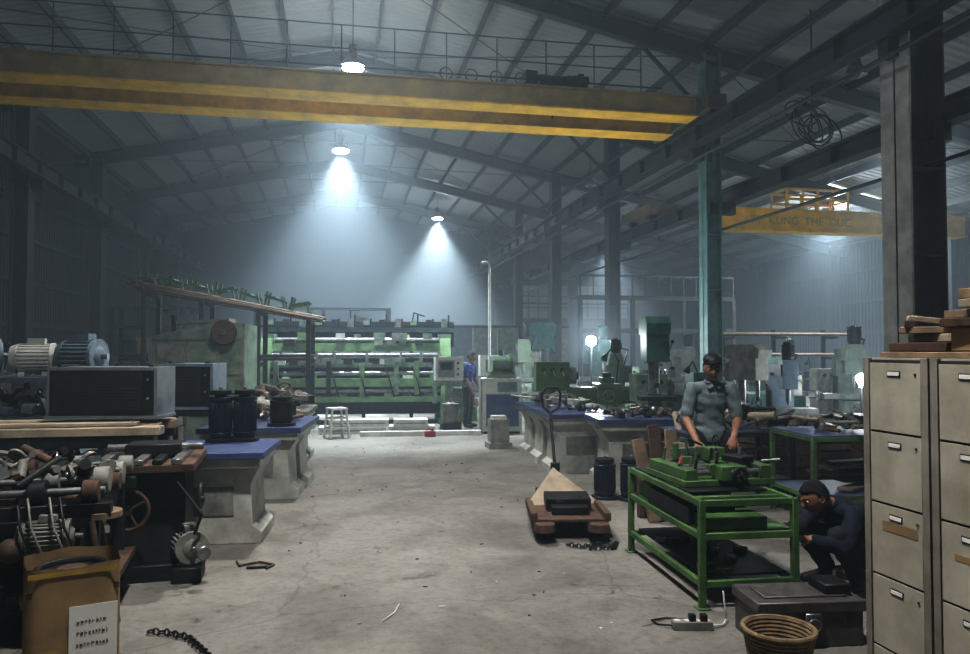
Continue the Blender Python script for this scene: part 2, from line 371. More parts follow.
for i,(x0,x1) in enumerate(((10.5,13.6),(14.2,17.4))):
    k=K('window_%d'%(i+1)); k.b2(x0,x1,Y1-.06,Y1-.03,3.6,5.6,'windowpanel')
    n=5
    for j in range(n+1): xx=x0+(x1-x0)*j/n; k.b2(xx-.03,xx+.03,Y1-.1,Y1-.02,3.6,5.6,'framesteel')
    for z in(3.6,4.27,4.93,5.6): k.b2(x0,x1,Y1-.1,Y1-.02,z-.03,z+.03,'framesteel')
    k.done(bev=0)
def icol(name,x,y,w,h,m,m2=None):
    m2=m2 or m
    k=K(name); t=.03
    k.b2(-w/2,-w/2+t,-w/2,w/2,0,h,m); k.b2(w/2-t,w/2,-w/2,w/2,0,h,m2); k.b2(-w/2,w/2,-t/2,t/2,0,h,m2)
    k.b2(-w/2-.1,w/2+.1,-w/2-.1,w/2+.1,0,.04,m2)
    for z in (1.5,3.,4.2,6.0): k.b2(-w/2+t,w/2-t,-w/2+.02,w/2-.02,z-.01,z+.01,m2)
    return k.done((x,y,0),bev=0)
FY=[3.2,9.2,15.1,21.1,27.1,33.1,39.1]
for i,y in enumerate(FY):
    if i==0: continue
    icol('steel_column',7.9,y,.56 if i==1 else .36,RZ(7.9)-.3,'collit' if i==1 else ('colteal' if i==2 else 'girder'),'colshade' if i==1 else None)  # near column: lit tone on the aisle flange, painted shade on the rest
for y in FY[2:]: icol('steel_column',-8.0,y,.42,RZ(8)-.3,'framesteel')
for y in FY[2:]: icol('steel_column',19.5,y,.4,RZ(19.5)-.3,'girder')
for y in FY:
    k=K('roof_rafter')
    for xa,xb in((XL,0),(0,XR)):
        for (o0,o1,w) in ((.10,.14,.11),(.14,.46,.012),(.46,.50,.11)):
            k.prism([(xa,RZ(xa)-o0),(xb,RZ(xb)-o0),(xb,RZ(xb)-o1),(xa,RZ(xa)-o1)],'y',y-w,y+w,'girder')
    k.cyl((-2.6,y,RZ(2.6)-.5),(2.6,y,RZ(2.6)-.5),.03,'girder',n=8)
    k.cyl((6.3,y,RZ(6.3)-.5),(7.8,y,RZ(7.9)-1.6),.05,'girder',n=8)
    k.cyl((9.6,y,RZ(9.6)-.5),(8.0,y,RZ(7.9)-1.7),.05,'girder',n=8)
    k.done(bev=0)
k=K('roof_purlins')
x=XL+.4
while x<XR:
    k.prism([(x,RZ(x)),(x+.06,RZ(x+.06)),(x+.06,RZ(x)-.20),(x,RZ(x)-.20)],'y',Y0,Y1,'girder'); x+=1.15
for i in range(len(FY)-1):
    for s0,s1 in((0,7.9),(7.9,0),(0,-8),(-8,0),(8,16),(16,8)):
        if (i%2)==0: k.cyl((s0,FY[i],RZ(s0)-.3),(s1,FY[i+1],RZ(s1)-.3),.014,'girder',n=6)
k.done(bev=0)
k=K('wall_girts')
for z in(1.2,2.4,3.6,4.8,6.0,7.2): k.b2(XL,XL+.12,Y0,Y1,z-.05,z+.05,'framesteel')
for z in(1.2,2.4,3.6,4.8): k.b2(XR-.12,XR,Y0,Y1,z-.05,z+.05,'girder')
for z in(1.5,3.,4.5,6.,7.3): k.b2(XL+.15,XR-.15,Y1-.2,Y1-.12,z-.05,z+.05,'wallsheetx')
for i in range(2,6):
    a,b=FY[i],FY[i+1]
    k.cyl((XL+.3,a,6.4),(XL+.3,b,8.),.03,'framesteel',n=6); k.cyl((XL+.3,b,6.4),(XL+.3,a,8.),.03,'framesteel',n=6)
    k.cyl((XL+.3,a,2),(XL+.3,b,5.6),.025,'framesteel',n=6)
k.done(bev=0)
def runway(x,z0,z1,y0=Y0+.1,y1=Y1-.3):
    k=K('crane_runway_beam'); w=.14
    k.b2(x-w,x+w,y0,y1,z0,z0+.03,'girder'); k.b2(x-w,x+w,y0,y1,z1-.03,z1,'girder'); k.b2(x-.015,x+.015,y0,y1,z0,z1,'girder')
    k.b2(x-.03,x+.03,y0,y1,z1,z1+.05,'darksteel')
    y=y0+1
    while y<y1: k.b2(x-w+.01,x+w-.01,y-.01,y+.01,z0+.03,z1-.03,'girder'); y+=1.5
    for yy in FY[1:]:
        xc=7.9 if x>0 else -8.
        k.b2(min(x,xc),max(x,xc),yy-.1,yy+.1,z0-.25,z0,'girder')
    return k.done(bev=0)
runway(7.45,6.05,6.45); runway(-7.5,6.05,6.45); runway(8.45,4.9,5.25)
k=K('power_rail_conduit'); 
for zz,xx in((5.7,7.3),(7.1,7.6)): k.cyl((xx,Y0+.2,zz),(xx,Y1-.4,zz),.035,'girder',n=8)
k.cyl((8.1,Y0+.2,4.3),(8.1,Y1-.4,4.3),.03,'girder',n=8); k.done(bev=0)

k=K('overhead_crane')
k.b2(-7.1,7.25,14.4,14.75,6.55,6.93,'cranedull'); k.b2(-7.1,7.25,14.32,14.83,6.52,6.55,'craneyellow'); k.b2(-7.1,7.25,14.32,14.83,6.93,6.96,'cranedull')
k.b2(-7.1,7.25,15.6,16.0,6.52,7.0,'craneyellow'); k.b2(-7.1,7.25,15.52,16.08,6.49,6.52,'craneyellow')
for s in(-1,1):
    x=7.45 if s>0 else -7.5
    k.b2(x-.2,x+.2,13.9,16.6,6.58,6.88,'craneworn')
    for y in(14.1,16.4): k.cyl((x-.1,y,6.66),(x+.1,y,6.66),.15,'darksteel')
for x in [-7+i*1.0 for i in range(14)]: k.cyl((x,14.34,6.95),(x,14.34,7.85),.012,'darksteel',n=6)
for z in(7.4,7.85): k.cyl((-7,14.34,z),(6,14.34,z),.012,'darksteel',n=6)
k.b2(3.9,4.9,14.5,16.0,7.0,7.12,'darksteel'); k.cyl((4.0,15.3,7.32),(4.8,15.3,7.32),.2,'darksteel'); k.b2(3.75,4.0,15.,15.6,7.1,7.5,'darksteel')
k.motor((4.9,14.9,7.28),(1,0,0),.12,.4,'darksteel'); 
k.cyl((4.4,15.3,7.1),(4.4,15.3,6.6),.02,'darksteel',n=6); 
k.cyl((-6.9,14.45,7.1),(6.5,14.45,7.1),.015,'black',n=6)
for i in range(6): k.tor((2+i*.5,14.4,7.08),.12,.012,'black',(0,1,0),n=14,k=5)
k.done(bev=0)
k=K('overhead_crane')
k.b2(10.7,19.0,20.0,20.35,5.22,5.8,'craneyellow'); k.b2(10.7,19.,19.93,20.42,5.18,5.22,'craneyellow'); k.b2(10.7,19.,19.93,20.42,5.8,5.84,'craneyellow')
k.b2(8.3,10.7,20.0,20.35,5.45,5.8,'craneworn'); k.b2(8.25,8.65,19.2,21.2,5.42,5.7,'craneworn')
for y in(19.5,20.9): k.cyl((8.35,y,5.44),(8.55,y,5.44),.14,'darksteel')
for x in(12.9,13.4,13.9,14.4,14.9):
    for y in(19.97,20.8): k.cyl((x,y,5.84),(x,y,6.45),.035,'craneyellow',n=6)
for z in(6.15,6.45):
    for y in(19.97,20.8): k.cyl((12.9,y,z),(14.9,y,z),.04,'craneyellow',n=6)
    for x in (12.9,14.9): k.cyl((x,19.97,z),(x,20.8,z),.035,'craneyellow',n=6)
k.b2(12.7,15.1,20.3,20.9,5.8,5.86,'craneyellow')
cr2=k.done(bev=0)
td=bpy.data.curves.new('lettering','FONT'); td.body='TT  KUNG  THE  DUC'; td.size=.34; td.extrude=.004; td.materials.append(MT['letterpaint'])
to=bpy.data.objects.new('lettering',td); COL.objects.link(to); to.location=(11.7,19.99,5.39); to.rotation_euler=(rad(90),0,0); to.parent=cr2
k=K('hanging_cable_bundle')
for i in range(8):
    c=(8.2+.06*i,12.2+.1*random.random(),6.0-.05*i); k.tor(c,.24+.12*random.random(),.013,'black',(random.uniform(-.6,.6),1,random.uniform(-.5,.5)),sy=1.2)
k.cyl((8.4,12.2,7.9),(8.4,12.2,6.1),.015,'black',n=6); k.done(bev=0)

# ------------------------------------------------------------ lamps
def highbay(x,y,z,lit=True,power=1400,r=.27,wide=.12,ang=95,spill=.05,col=(.93,.97,1)):
    k=K('high_bay_lamp'); m='steel'
    k.cyl((0,0,.02),(0,0,.28),r,m,.10,n=28); k.cyl((0,0,.28),(0,0,.5),.09,'darksteel'); k.cyl((0,0,.5),(0,0,RZ(x)-z-.1),.012,'darksteel',n=6)
    k.tor((0,0,.02),r,.012,m)
    if lit: k.cyl((0,0,-.03),(0,0,.02),r*.86,'lampglass',n=28)
    else: k.sph((0,0,.05),.1,'castgrey')
    k.done((x,y,z),bev=0)
    if lit:
        for nm,pw,an,bl in(('bay_spot',power,ang,.7),('bay_spot_wide',power*wide,158,.6)):
            l=bpy.data.lights.new(nm,'SPOT'); l.energy=pw; l.spot_size=rad(an); l.spot_blend=bl; l.shadow_soft_size=.2; l.color=col
            o=bpy.data.objects.new(nm,l); COL.objects.link(o); o.location=(x,y,z-.12)
        l=bpy.data.lights.new('bay_spill','POINT'); l.energy=power*spill; l.shadow_soft_size=.3; l.color=col
        o=bpy.data.objects.new('bay_spill',l); COL.objects.link(o); o.location=(x,y,z-.45)
WC=(1.,.98,.95); BC=(.80,.92,1)
highbay(0.2,3.0,8.2,power=1500,ang=105,col=WC,spill=.02,wide=.08); highbay(0.2,9.8,8.3,power=1150,ang=84,col=WC,wide=.20,spill=.02)
highbay(.25,16.9,8.0,power=3300,ang=84,wide=.03,spill=.055,col=BC); highbay(0.0,24.3,8.05,power=7500,ang=88,wide=.015,spill=.02,col=BC); highbay(4.6,36,8.05,power=13000,ang=84,wide=.01,spill=.008,col=BC)
highbay(15.8,22.2,6.2,power=1500,spill=.35,col=BC); highbay(12.,14.,6.9,power=1200,wide=.3,spill=.01); highbay(11.5,31.,6.2,power=3000,ang=90,wide=.02,spill=.02,col=BC); highbay(11.5,5.,6.8,power=400)  # second lamp is added, hidden behind the near column, to brighten the right-bay crane
highbay(8.4,24.5,7.3,lit=False,r=.2); highbay(9.6,12.6,6.9,lit=False,r=.2); highbay(9.3,18,7.2,lit=False,r=.2)
def work(x,y,z,p,r=.1):
    k=K('work_light'); k.cyl((0,0,0),(0,0,z-.1),.018,'darksteel',n=8)
    for a in range(3): k.cyl((0,0,.35),(.35*math.cos(a*2.1),.35*math.sin(a*2.1),0.01),.012,'darksteel',n=6)
    k.sph((0,0,z),r,'worklight'); k.cyl((0,.0,z-.14),(0,0,z-.08),.05,'white'); k.done((x,y,0),bev=0)
    l=bpy.data.lights.new('work_point','POINT'); l.energy=p; l.shadow_soft_size=.1; l.color=(.9,.97,1)
    o=bpy.data.objects.new('work_point',l); COL.objects.link(o); o.location=(x-.05,y-.22,z)
work(5.9,17.2,1.92,220,.12); work(8.1,10.6,1.25,60,.08)

# ------------------------------------------------------------ machines library
def ped_table(loc,rz,w,d,h,legs=2,top='blue',name='machine_table'):
    k=K(name)
    k.b2(-w/2,w/2,-d/2,d/2,h-.06,h,top); k.b2(-w/2+.04,w/2-.04,-d/2+.04,d/2-.04,h-.14,h-.06,'pedestal')
    for i in range(legs):
        y=-d/2+d*(i+.5)/legs
        dd=d/legs*.66
        k.prism([(-w*.46,0),(w*.46,0),(w*.46,.10),(w*.38,.16),(w*.36,h-.3),(w*.44,h-.14),(-w*.44,h-.14),(-w*.36,h-.3),(-w*.38,.16),(-w*.46,.10)],'y',y-dd/2,y+dd/2,'pedestal')
        k.b2(-w*.22,w*.22,y-dd/2-.012,y-dd/2,.25,h-.32,'castgrey')
    return k.done(loc,rz,bev=.01)
def vmotor(loc,m='navymotor',r=.13,h=.5):
    k=K('electric_motor'); k.motor((0,0,h*.52),(0,0,1),r,h*.94,m,feet=False); k.cyl((0,0,0),(0,0,.035),r*1.25,m,n=24); k.cyl((0,0,h*.9),(0,0,h*.99),r*.9,'black'); return k.done(loc)
def hmotor(loc,rz,m='bluegrey',r=.15,L=.5):
    k=K('electric_motor'); k.motor((0,0,r*1.15),(1,0,0),r,L,m); return k.done(loc,rz)
def lathe(loc,rz,L=2.,m='green',s=1.):
    k=K('lathe')
    k.b2(-L/2,-L/2+.45,-.25,.25,0,.62,m); k.b2(L/2-.35,L/2,-.22,.22,0,.62,m); k.b2(-L/2,L/2,-.28,.28,.60,.64,'darksteel')
    k.b2(-L/2+.1,L/2,-.18,.18,.64,.82,m); k.b2(-L/2+.5,L/2,-.16,-.10,.82,.86,'steel'); k.b2(-L/2+.5,L/2,.10,.16,.82,.86,'steel')
    k.b2(-L/2,-L/2+.55,-.22,.24,.80,1.28,m); k.cyl((-L/2+.55,0,1.05),(-L/2+.68,0,1.05),.14,'steel',n=24); k.cyl((-L/2+.68,0,1.05),(-L/2+.72,0,1.05),.06,'darksteel')
    for j in range(3): k.cyl((-L/2+.12+.15*j,-.22,1.15),(-L/2+.12+.15*j,-.27,1.15),.035,'black',n=10); k.cyl((-L/2+.12+.15*j,-.26,1.15),(-L/2+.15+.15*j,-.30,1.05),.01,'steel',n=6)
    k.b2(L/2-.35,L/2-.1,-.13,.13,.84,1.14,m); k.cyl((L/2-.5,0,1.05),(L/2-.1,0,1.05),.045,'steel'); k.wheel((L/2+.0,0,1.05),.10,'steel',(1,0,0))
    k.b2(-.1,.3,-.3,.26,.84,.92,'steel'); k.b2(0,.2,-.15,.15,.92,1.02,m); k.b2(.04,.16,-.08,.08,1.02,1.10,'darksteel'); k.b2(-.1,.28,-.34,-.24,.58,.88,m); k.wheel((.06,-.38,.72),.09,'steel',(0,1,0))
    k.tube([(.3,.2,.9),(.35,.25,1.3),(.2,.1,1.5),(.1,0,1.4)],.012,'black')
    k.cyl((.1,0,1.4),(.05,-.03,1.32),.03,'darksteel',.06)
    return k.done(loc,rz,sc=s,bev=.008)
def mill(loc,rz,m='palegreen',s=1.):
    k=K('milling_machine')
    k.b2(-.35,.35,-.5,.45,0,.15,m); k.prism([(0.0,.15),(.45,.15),(.40,1.55),(.05,1.55)],'x',-.22,.22,m)
    k.b2(-.2,.2,-.45,.02,.5,.75,m); k.b2(-.55,.55,-.42,-.08,.78,.88,'steel'); k.wheel((-.62,-.25,.83),.1,'steel',(1,0,0)); k.wheel((0,-.52,.62),.1,'steel')
    k.cyl((0,-.3,.15),(0,-.3,.5),.05,'steel'); k.b2(-.17,.17,-.5,.42,1.5,1.72,m); k.b2(-.14,.14,-.52,-.24,1.25,1.8,m); k.cyl((0,-.38,1.02),(0,-.38,1.25),.05,'steel'); k.cyl((0,-.38,.95),(0,-.38,1.02),.025,'steel')
    k.motor((0,-.38,2.0),(0,0,1),.12,.38,'darksteel' if m!='teal' else m,feet=False); k.b2(.22,.4,.1,.3,1.1,1.5,'castgrey'); k.cyl((.14,-.38,1.45),(.3,-.45,1.35),.01,'steel',n=6)
    k.b2(-.23,-.2,-.0,.3,.4,1.2,'darksteel'); k.tube([(.2,.2,1.5),(.3,.1,1.9),(.05,-.3,1.95)],.015,'black')
    return k.done(loc,rz,sc=s,bev=.01)
def drill(loc,rz,m='teal',s=1.):
    k=K('pillar_drill')
    k.b2(-.3,.3,-.42,.3,0,.1,m); k.cyl((0,.12,.1),(0,.12,1.95),.075,'steel',n=20); k.cyl((0,.12,.1),(0,.12,.3),.12,m)
    k.b2(-.1,.1,-.05,.24,.75,.98,m); k.b2(-.25,.25,-.42,.0,.9,.96,'darksteel'); k.b2(-.16,.16,-.35,.28,1.45,1.85,m); k.prism([(-.42,1.85),(.4,1.85),(.42,2.02),(.3,2.1),(-.3,2.1),(-.44,2.0)],'x',-.17,.17,m)
    k.motor((0,.40,1.62),(0,0,1),.11,.4,m,feet=False); k.cyl((0,-.25,1.15),(0,-.25,1.45),.035,'steel'); k.cyl((0,-.25,1.08),(0,-.25,1.17),.03,'darksteel')
    for a in(0,2.1,4.2): k.cyl((.17,-.15,1.55),(.22,-.15+.22*math.cos(a),1.55+.22*math.sin(a)),.01,'steel',n=6); k.sph((.22,-.15+.22*math.cos(a),1.55+.22*math.sin(a)),.025,'black')
    return k.done(loc,rz,sc=s,bev=.01)
def crate(loc,rz,w,d,h,m='wood',name='wooden_crate'):
    k=K(name); n=max(2,int(h/.12))
    for sx in(-1,1):
        for sy in(-1,1): k.box((sx*(w/2-.03),sy*(d/2-.03),h/2),(.05,.05,h),m)
    for i in range(n):
        z=(i+.5)*h/n; t=h/n*.8
        for sy in(-1,1): k.box((0,sy*(d/2),z),(w,.018,t),m)
        for sx in(-1,1): k.box((sx*(w/2),0,z),(.018,d,t),m)
    k.box((0,0,.03),(w-.02,d-.02,.03),m)
    return k.done(loc,rz,bev=.003)
def frame_table(loc,rz,w,d,h,m='green',top='steel',name='steel_frame_table'):
    k=K(name); t=.045
    for sx in(-1,1):
        for sy in(-1,1): k.box((sx*(w/2-t/2),sy*(d/2-t/2),h/2),(t,t,h),m)
    for z in(h-t/2,h*.32):
        for sy in(-1,1): k.box((0,sy*(d/2-t/2),z),(w-t,t,t),m)
        for sx in(-1,1): k.box((sx*(w/2-t/2),0,z),(t,d-t,t),m)
    k.box((0,0,h-.005+.012),(w-.02,d-.02,.02),top)
    k.box((0,0,h*.32+.02),(w-.06,d-.06,.012),top)
    return k.done(loc,rz,bev=.004)
def heap(name,loc,w,d,h,n,mats,rz=0,lo=.05,hi=.16):
    k=K(name)
    for i in range(n):
        x=random.uniform(-w/2,w/2); y=random.uniform(-d/2,d/2)
        e=1-.6*max(abs(x)/(w/2),abs(y)/(d/2)); r=random.uniform(lo,hi); z=r*.5+random.random()*max(0,h*e-r)
        m=random.choice(mats); q=random.random()
        if q<.35: k.box((x,y,z),(r*random.uniform(1,2.6),r*random.uniform(.6,1.4),r*random.uniform(.4,1)),m,rz=random.random()*3,rx=random.uniform(-.3,.3),ry=random.uniform(-.3,.3))
        elif q<.65:
            a=Vector((random.uniform(-1,1),random.uniform(-1,1),random.uniform(-.4,.4))).normalized()*r*random.uniform(.6,1.6); c=Vector((x,y,z)); k.cyl(c-a,c+a,r*random.uniform(.2,.5),m,n=14)
        elif q<.8:
            a=Vector((random.uniform(-1,1),random.uniform(-1,1),random.uniform(-.5,.5))).normalized(); k.cyl(Vector((x,y,z))-a*r*.12,Vector((x,y,z))+a*r*.12,r*.75,m,n=20); k.cyl(Vector((x,y,z))-a*r*.3,Vector((x,y,z))+a*r*.3,r*.25,'steel',n=12)
        elif q<.9: k.tor((x,y,z),r*.6,r*.13,m,(random.uniform(-1,1),random.uniform(-1,1),.6),n=18,k=6)
        else:
            a=Vector((random.uniform(-1,1),random.uniform(-1,1),random.uniform(-.2,.2))).normalized()*r*3; c=Vector((x,y,z+.03)); k.cyl(c-a,c+a,.018,m,n=8)
    return k.done(loc,rz,bev=0)
def boards(name,loc,rz,n,L,w,tilt=.3):
    k=K(name)
    for i in range(n):
        k.box((random.uniform(-w/2,w/2),random.uniform(-w/3,w/3),.02+.035*i),(L*random.uniform(.5,1),random.uniform(.06,.16),.03),random.choice(['wood','paleboard','rust','wood']),rz=random.uniform(-tilt,tilt),ry=random.uniform(-.04,.04))
    return k.done(loc,rz,bev=.003)

# ------------------------------------------------------------ LEFT SIDE
k=K('cardboard_box')
H=.63;n=48;hw=.215
def se(t,r):
    c,s_=math.cos(t),math.sin(t); q=(abs(c)**7+abs(s_)**7)**(-1/7); return r*q*c,r*q*s_
for rr in (hw,hw-.01):
    vs=[];fs=[]
    for i in range(n):
        t=2*math.pi*i/n; x,y=se(t,rr); vs+=[(x,y,0),(x,y,H+.008*math.sin(5*t))]
    for i in range(n): j=(i+1)%n; fs.append((2*i,2*j,2*j+1,2*i+1))
    k.faces(vs,fs,'cardboard',False)
k.b2(-hw+.01,hw-.01,-hw+.01,hw-.01,0,.02,'cardboard')
k.cyl((0,0,.02),(0,0,.57),.185,'black',n=32); k.tor((0,0,.575),.16,.02,'darksteel'); k.cyl((0,0,.56),(0,0,.58),.07,'rust')
k.b2(-hw+.012,hw-.012,-hw+.012,hw-.012,.50,.53,'rust')
F=-hw-.003
k.b2(-.02,.195,F-.003,F,.12,.44,'paper')
k.b2(-hw+.02,hw-.02,F-.002,F,.595,.62,'tape'); k.box((-.13,F-.001,.17),(.12,.003,.14),'tape'); k.box((-.13,F-.003,.17),(.045,.003,.045),'black',ry=.78)
for i in range(3):
    a=.015
    while a<.15:
        w=random.uniform(.006,.014); zb=.36-.055*i; h_=random.uniform(.006,.014); k.b2(a,a+.002,F-.005,F-.003,zb-h_,zb+h_,'ink'); k.b2(a,a+w,F-.005,F-.003,zb-.001+random.uniform(-.008,.004),zb+.002+random.uniform(0,.006),'ink'); a+=w+.007
k.done((-1.35,4.26,0),rad(20),bev=0)
def chain(name,pts,r=.02):
    k=K(name); P=[Vector(p) for p in pts]; d=0
    for a,b in zip(P[:-1],P[1:]):
        L=(b-a).length; c=int(L/(r*1.55))
        for i in range(c):
            q=a.lerp(b,i/max(1,c)); dr=(b-a).normalized(); d+=1
            ax=Vector((0,0,1)) if d%2 else Vector((0,0,1)).cross(dr)
            k.tor(q+Vector((0,0,r*.9)),r,r*.3,'darksteel',ax,n=12,k=5)
    return k.done((0,0,0),bev=0)
chain('steel_chain',[(-1.10,4.86,0),(-1.0,4.82,0),(-.86,4.72,0),(-.74,4.5,0),(-.62,4.25,0)])
k=K('floor_cable_scrap')
k.tube([(-.55,6.1,.012),(-.5,6.2,.012),(-.62,6.3,.012),(-.76,6.22,.012),(-.8,6.35,.012)],.009,'rust'); k.tube([(-.52,6.15,.012),(-.7,6.15,.012)],.012,'darksteel'); k.done(bev=0)
k=K('chalk_sliver'); k.tube([(.40,5.1,.006),(.36,4.95,.006),(.27,4.8,.006)],.005,'white'); k.done(bev=0)
k=K('floor_dust_debris')
for i in range(90):
    x=random.uniform(-.6,2.0); y=random.uniform(4.3,14); k.box((x,y,.003),(random.uniform(.01,.035),random.uniform(.006,.02),.006),random.choice(['rust','castgrey','darksteel','white']),rz=random.random()*3)
k.done(bev=0)

k=K('spindle_winding_machine')
for x in(-.62,.5):
    for y in(-.45,.45): k.box((x,y,.4),(.07,.07,.8),'darksteel')
k.b2(-.7,.6,-.5,-.42,.72,.8,'darksteel'); k.b2(-.7,.6,.42,.5,.72,.8,'darksteel'); k.b2(-.7,.6,-.5,.5,.25,.30,'rust')
k.b2(-.66,-.5,-.5,.5,.66,.80,'darksteel'); k.b2(.36,.52,-.5,.5,.66,.8,'darksteel')
for i in range(6):
    y=-.42+.17*i; z=.86+.04*(i%2)
    k.cyl((-.6,y,z),(.55,y+.04,z),.022,'steel',n=12)
    for x in(-.45,-.12,.2,.48): k.cyl((x-.045+.03*(i%3),y,z),(x+.045+.03*(i%3),y,z),.055+.012*((i+int(x*10))%3),random.choice(['castgrey','dirtcast','rust','darksteel','dirtcast']),n=18)
k.motor((.28,-.5,.62),(1,0,0),.10,.32,'castgrey'); k.cyl((-.5,-.56,.55),(.1,-.56,.57),.06,'dirtcast',.045); k.sph((.1,-.56,.57),.07,'rust'); k.motor((-.35,-.52,.98),(1,.2,0),.085,.3,'bluedull')
k.cyl((-.1,-.55,.3),(-.1,-.5,.3),.16,'darksteel',n=28); k.cyl((.25,-.55,.28),(.25,-.5,.28),.11,'rust',n=24)
k.wheel((-.3,-.58,.45),.15,'steel'); k.box((0,0,.5),(.8,.6,.35),'black')
k.cyl((.5,-.5,.7),(.62,-.60,.0),.018,'rust',n=8); k.cyl((.5,-.3,.7),(.6,-.2,.0),.018,'rust',n=8); k.cyl((.54,-.4,.7),(.54,-.4,.74),.11,'wood',n=20)
for i in range(10):
    x=random.uniform(-.6,.5); k.tube([(x,-.5,.85),(x+.05,-.62,.7),(x+.12,-.6,.5),(x+.2,-.54,.36)],.008,random.choice(['black','rust','castgrey']),6)
k.done((-1.97,5.25,0),rad(6),bev=.004)
heap('loose_machine_parts',(-2.02,5.3,.9),1.1,.8,.22,60,['castgrey','rust','darksteel','dirtcast','bluedull','dirtcast','steel'],lo=.04,hi=.1)
k=K('planing_machine')
k.b2(-.32,.32,-.4,.4,0,.12,'darksteel'); k.prism([(-.34,.12),(.34,.12),(.26,.5),(.3,.78),(-.3,.78),(-.26,.5)],'x',-.26,.26,'darksteel')
k.b2(-.36,.34,-.45,.45,.80,.86,'rust')
for i in range(5): k.b2(-.34+.13*i,-.27+.13*i,-.45,.45,.86,.9,'darksteel' if i%2 else 'steel')
k.b2(-.2,.2,-.1,.2,.88,.97,'darksteel'); k.cyl((-.34,.0,.94),(.36,.0,.94),.03,'steel'); k.wheel((-.1,-.50,.55),.14,'rust'); k.wheel((.36,-.2,.55),.12,'darksteel',(1,0,0))
k.motor((.3,-.35,.24),(.35,-1,0),.12,.28,'castgrey'); k.cyl((.41,-.56,.24),(.43,-.62,.24),.05,'steel'); k.b2(.2,.4,-.5,-.2,0,.11,'darksteel')
k.tube([(.2,-.4,.75),(.4,-.5,.5),(.35,-.5,.35)],.012,'black')
k.done((-1.42,6.33,0),rad(4),bev=.006)
k=K('plank_workbench')
for x in(-1.25,-.4,.5):
    for y in(-.42,.42): k.box((x,y,.49),(.09,.09,.98),'darksteel')
k.b2(-1.3,.6,-.46,-.40,.88,.97,'darksteel'); k.b2(-1.3,.6,.40,.46,.88,.97,'darksteel'); k.b2(-1.3,.6,-.4,.4,.3,.34,'rust')
for i in range(5): k.b2(-1.35+.05*(i%2),.66-.06*(i%3),-.48+.195*i,-.30+.195*i,.98,1.05+.006*(i%2),['paleboard','wood'][i%2])
k.box((-.2,-.34,1.07),(1.3,.14,.03),'paleboard',rz=.03)
k.done((-2.15,7.28,0),0)
def opbox(loc,rz,w,d,h,body='consolegrey'):
    k=K('machine_control_console')
    k.b2(-w/2,w/2,-d/2,d/2,0,h,body); k.b2(-w/2+.03,w/2-.03,-d/2-.012,-d/2,.04,h-.03,'darksteel'); k.b2(-w/2+.06,w/2-.13,-d/2-.018,-d/2-.01,.07,h-.06,'screen')
    for i in range(4): k.cyl((w/2-.08,-d/2-.01,.1+i*h*.18),(w/2-.08,-d/2-.02,.1+i*h*.18),.012,['darksteel','castgrey','black','steel'][i],n=10)
    for i in range(9): k.b2(-w/2+.09,w/2-.16,-d/2-.02,-d/2-.016,.09+i*(h-.2)/9,.097+i*(h-.2)/9,'darksteel')
    for x in(-w/2+.08,w/2-.08): k.b2(x-.02,x+.02,-d/2+.05,d/2-.05,h,h+.02,'darksteel')
    k.b2(-w/2-.01,w/2+.01,-d/2-.02,d/2,-.0,.03,body)
    return k.done(loc,rz,bev=.008)
opbox((-2.02,7.38,1.09),rad(-9),.96,.42,.46)
frame_table((-1.52,8.5,0),rad(-5),.55,.5,1.06,'darksteel','darksteel','machine_stand')
opbox((-1.52,8.5,1.08),rad(-9),.54,.45,.48,'bluegrey')
k=K('storage_rack')
for x in(-1.5,-.5,.5,1.5):
    for y in(-.4,.4): k.box((x,y,.71),(.06,.06,1.42),'girder')
for z in(.5,1.0,1.4): k.b2(-1.55,1.55,-.43,.43,z-.03,z+.02,'bluedull')
k.done((-3.9,8.8,0),0)
for i,(x,m,r) in enumerate(((-2.66,'bluegrey',.18),(-3.15,'white',.16),(-3.66,'bluegrey',.19),(-4.25,'castgrey',.17))):
    hmotor((x,8.65+.1*(i%2),1.425),rad(-15+25*i),m,r,.48)
heap('motor_housings',(-3.8,8.8,1.02),2.6,.6,.36,34,['bluegrey','castgrey','darksteel','bluedull'],lo=.1,hi=.18)
heap('spare_castings',(-3.8,8.8,.52),2.6,.6,.36,26,['darksteel','castgrey','rust'],lo=.1,hi=.18)
ped_table((-1.1,7.3,0),rad(-4),1.0,1.0,.82,1)
ped_table((-.92,9.65,0),rad(-6),1.15,1.6,.82,2)
vmotor((-1.12,7.62,.82),r=.11,h=.5); vmotor((-.9,7.66,.82),r=.11,h=.5); vmotor((-.66,9.1,.82),r=.13,h=.34,m='darksteel')
heap('bench_parts',(-.95,9.95,.82),.8,.7,.24,36,['steel','castgrey','darksteel','white','wood'],lo=.04,hi=.1)
ped_table((-1.0,12.1,0),rad(-4),1.2,1.5,.8,2,'castgrey'); heap('machine_fixtures',(-1.0,12.1,.8),1.0,1.3,.5,60,['castgrey','steel','paleboard','darksteel','white','wood'],lo=.07,hi=.18)
k=K('bandsaw_housing')
k.prism([(-.85,0),(.75,0),(.75,2.15),(.25,2.18),(-.85,1.92)],'y',-.5,.5,'palegreen')
for x in(-.82,-.2,.3,.72): k.b2(x-.02,x+.02,-.52,-.5,.05,1.9,'castgrey')
for z in(.6,1.3,1.9): k.b2(-.85,.75,-.52,-.5,z-.015,z+.015,'castgrey')
k.cyl((.42,-.5,2.0),(.42,-.60,2.0),.2,'rust',n=30); k.cyl((.42,-.60,2.0),(.42,-.64,2.0),.05,'steel'); k.tor((.42,-.58,2.0),.2,.02,'darksteel',(0,1,0))
k.b2(-.7,-.25,-.53,-.5,1.4,1.8,'castgrey'); k.cyl((-.5,-.3,2.0),(-.5,-.3,2.3),.04,'darksteel')
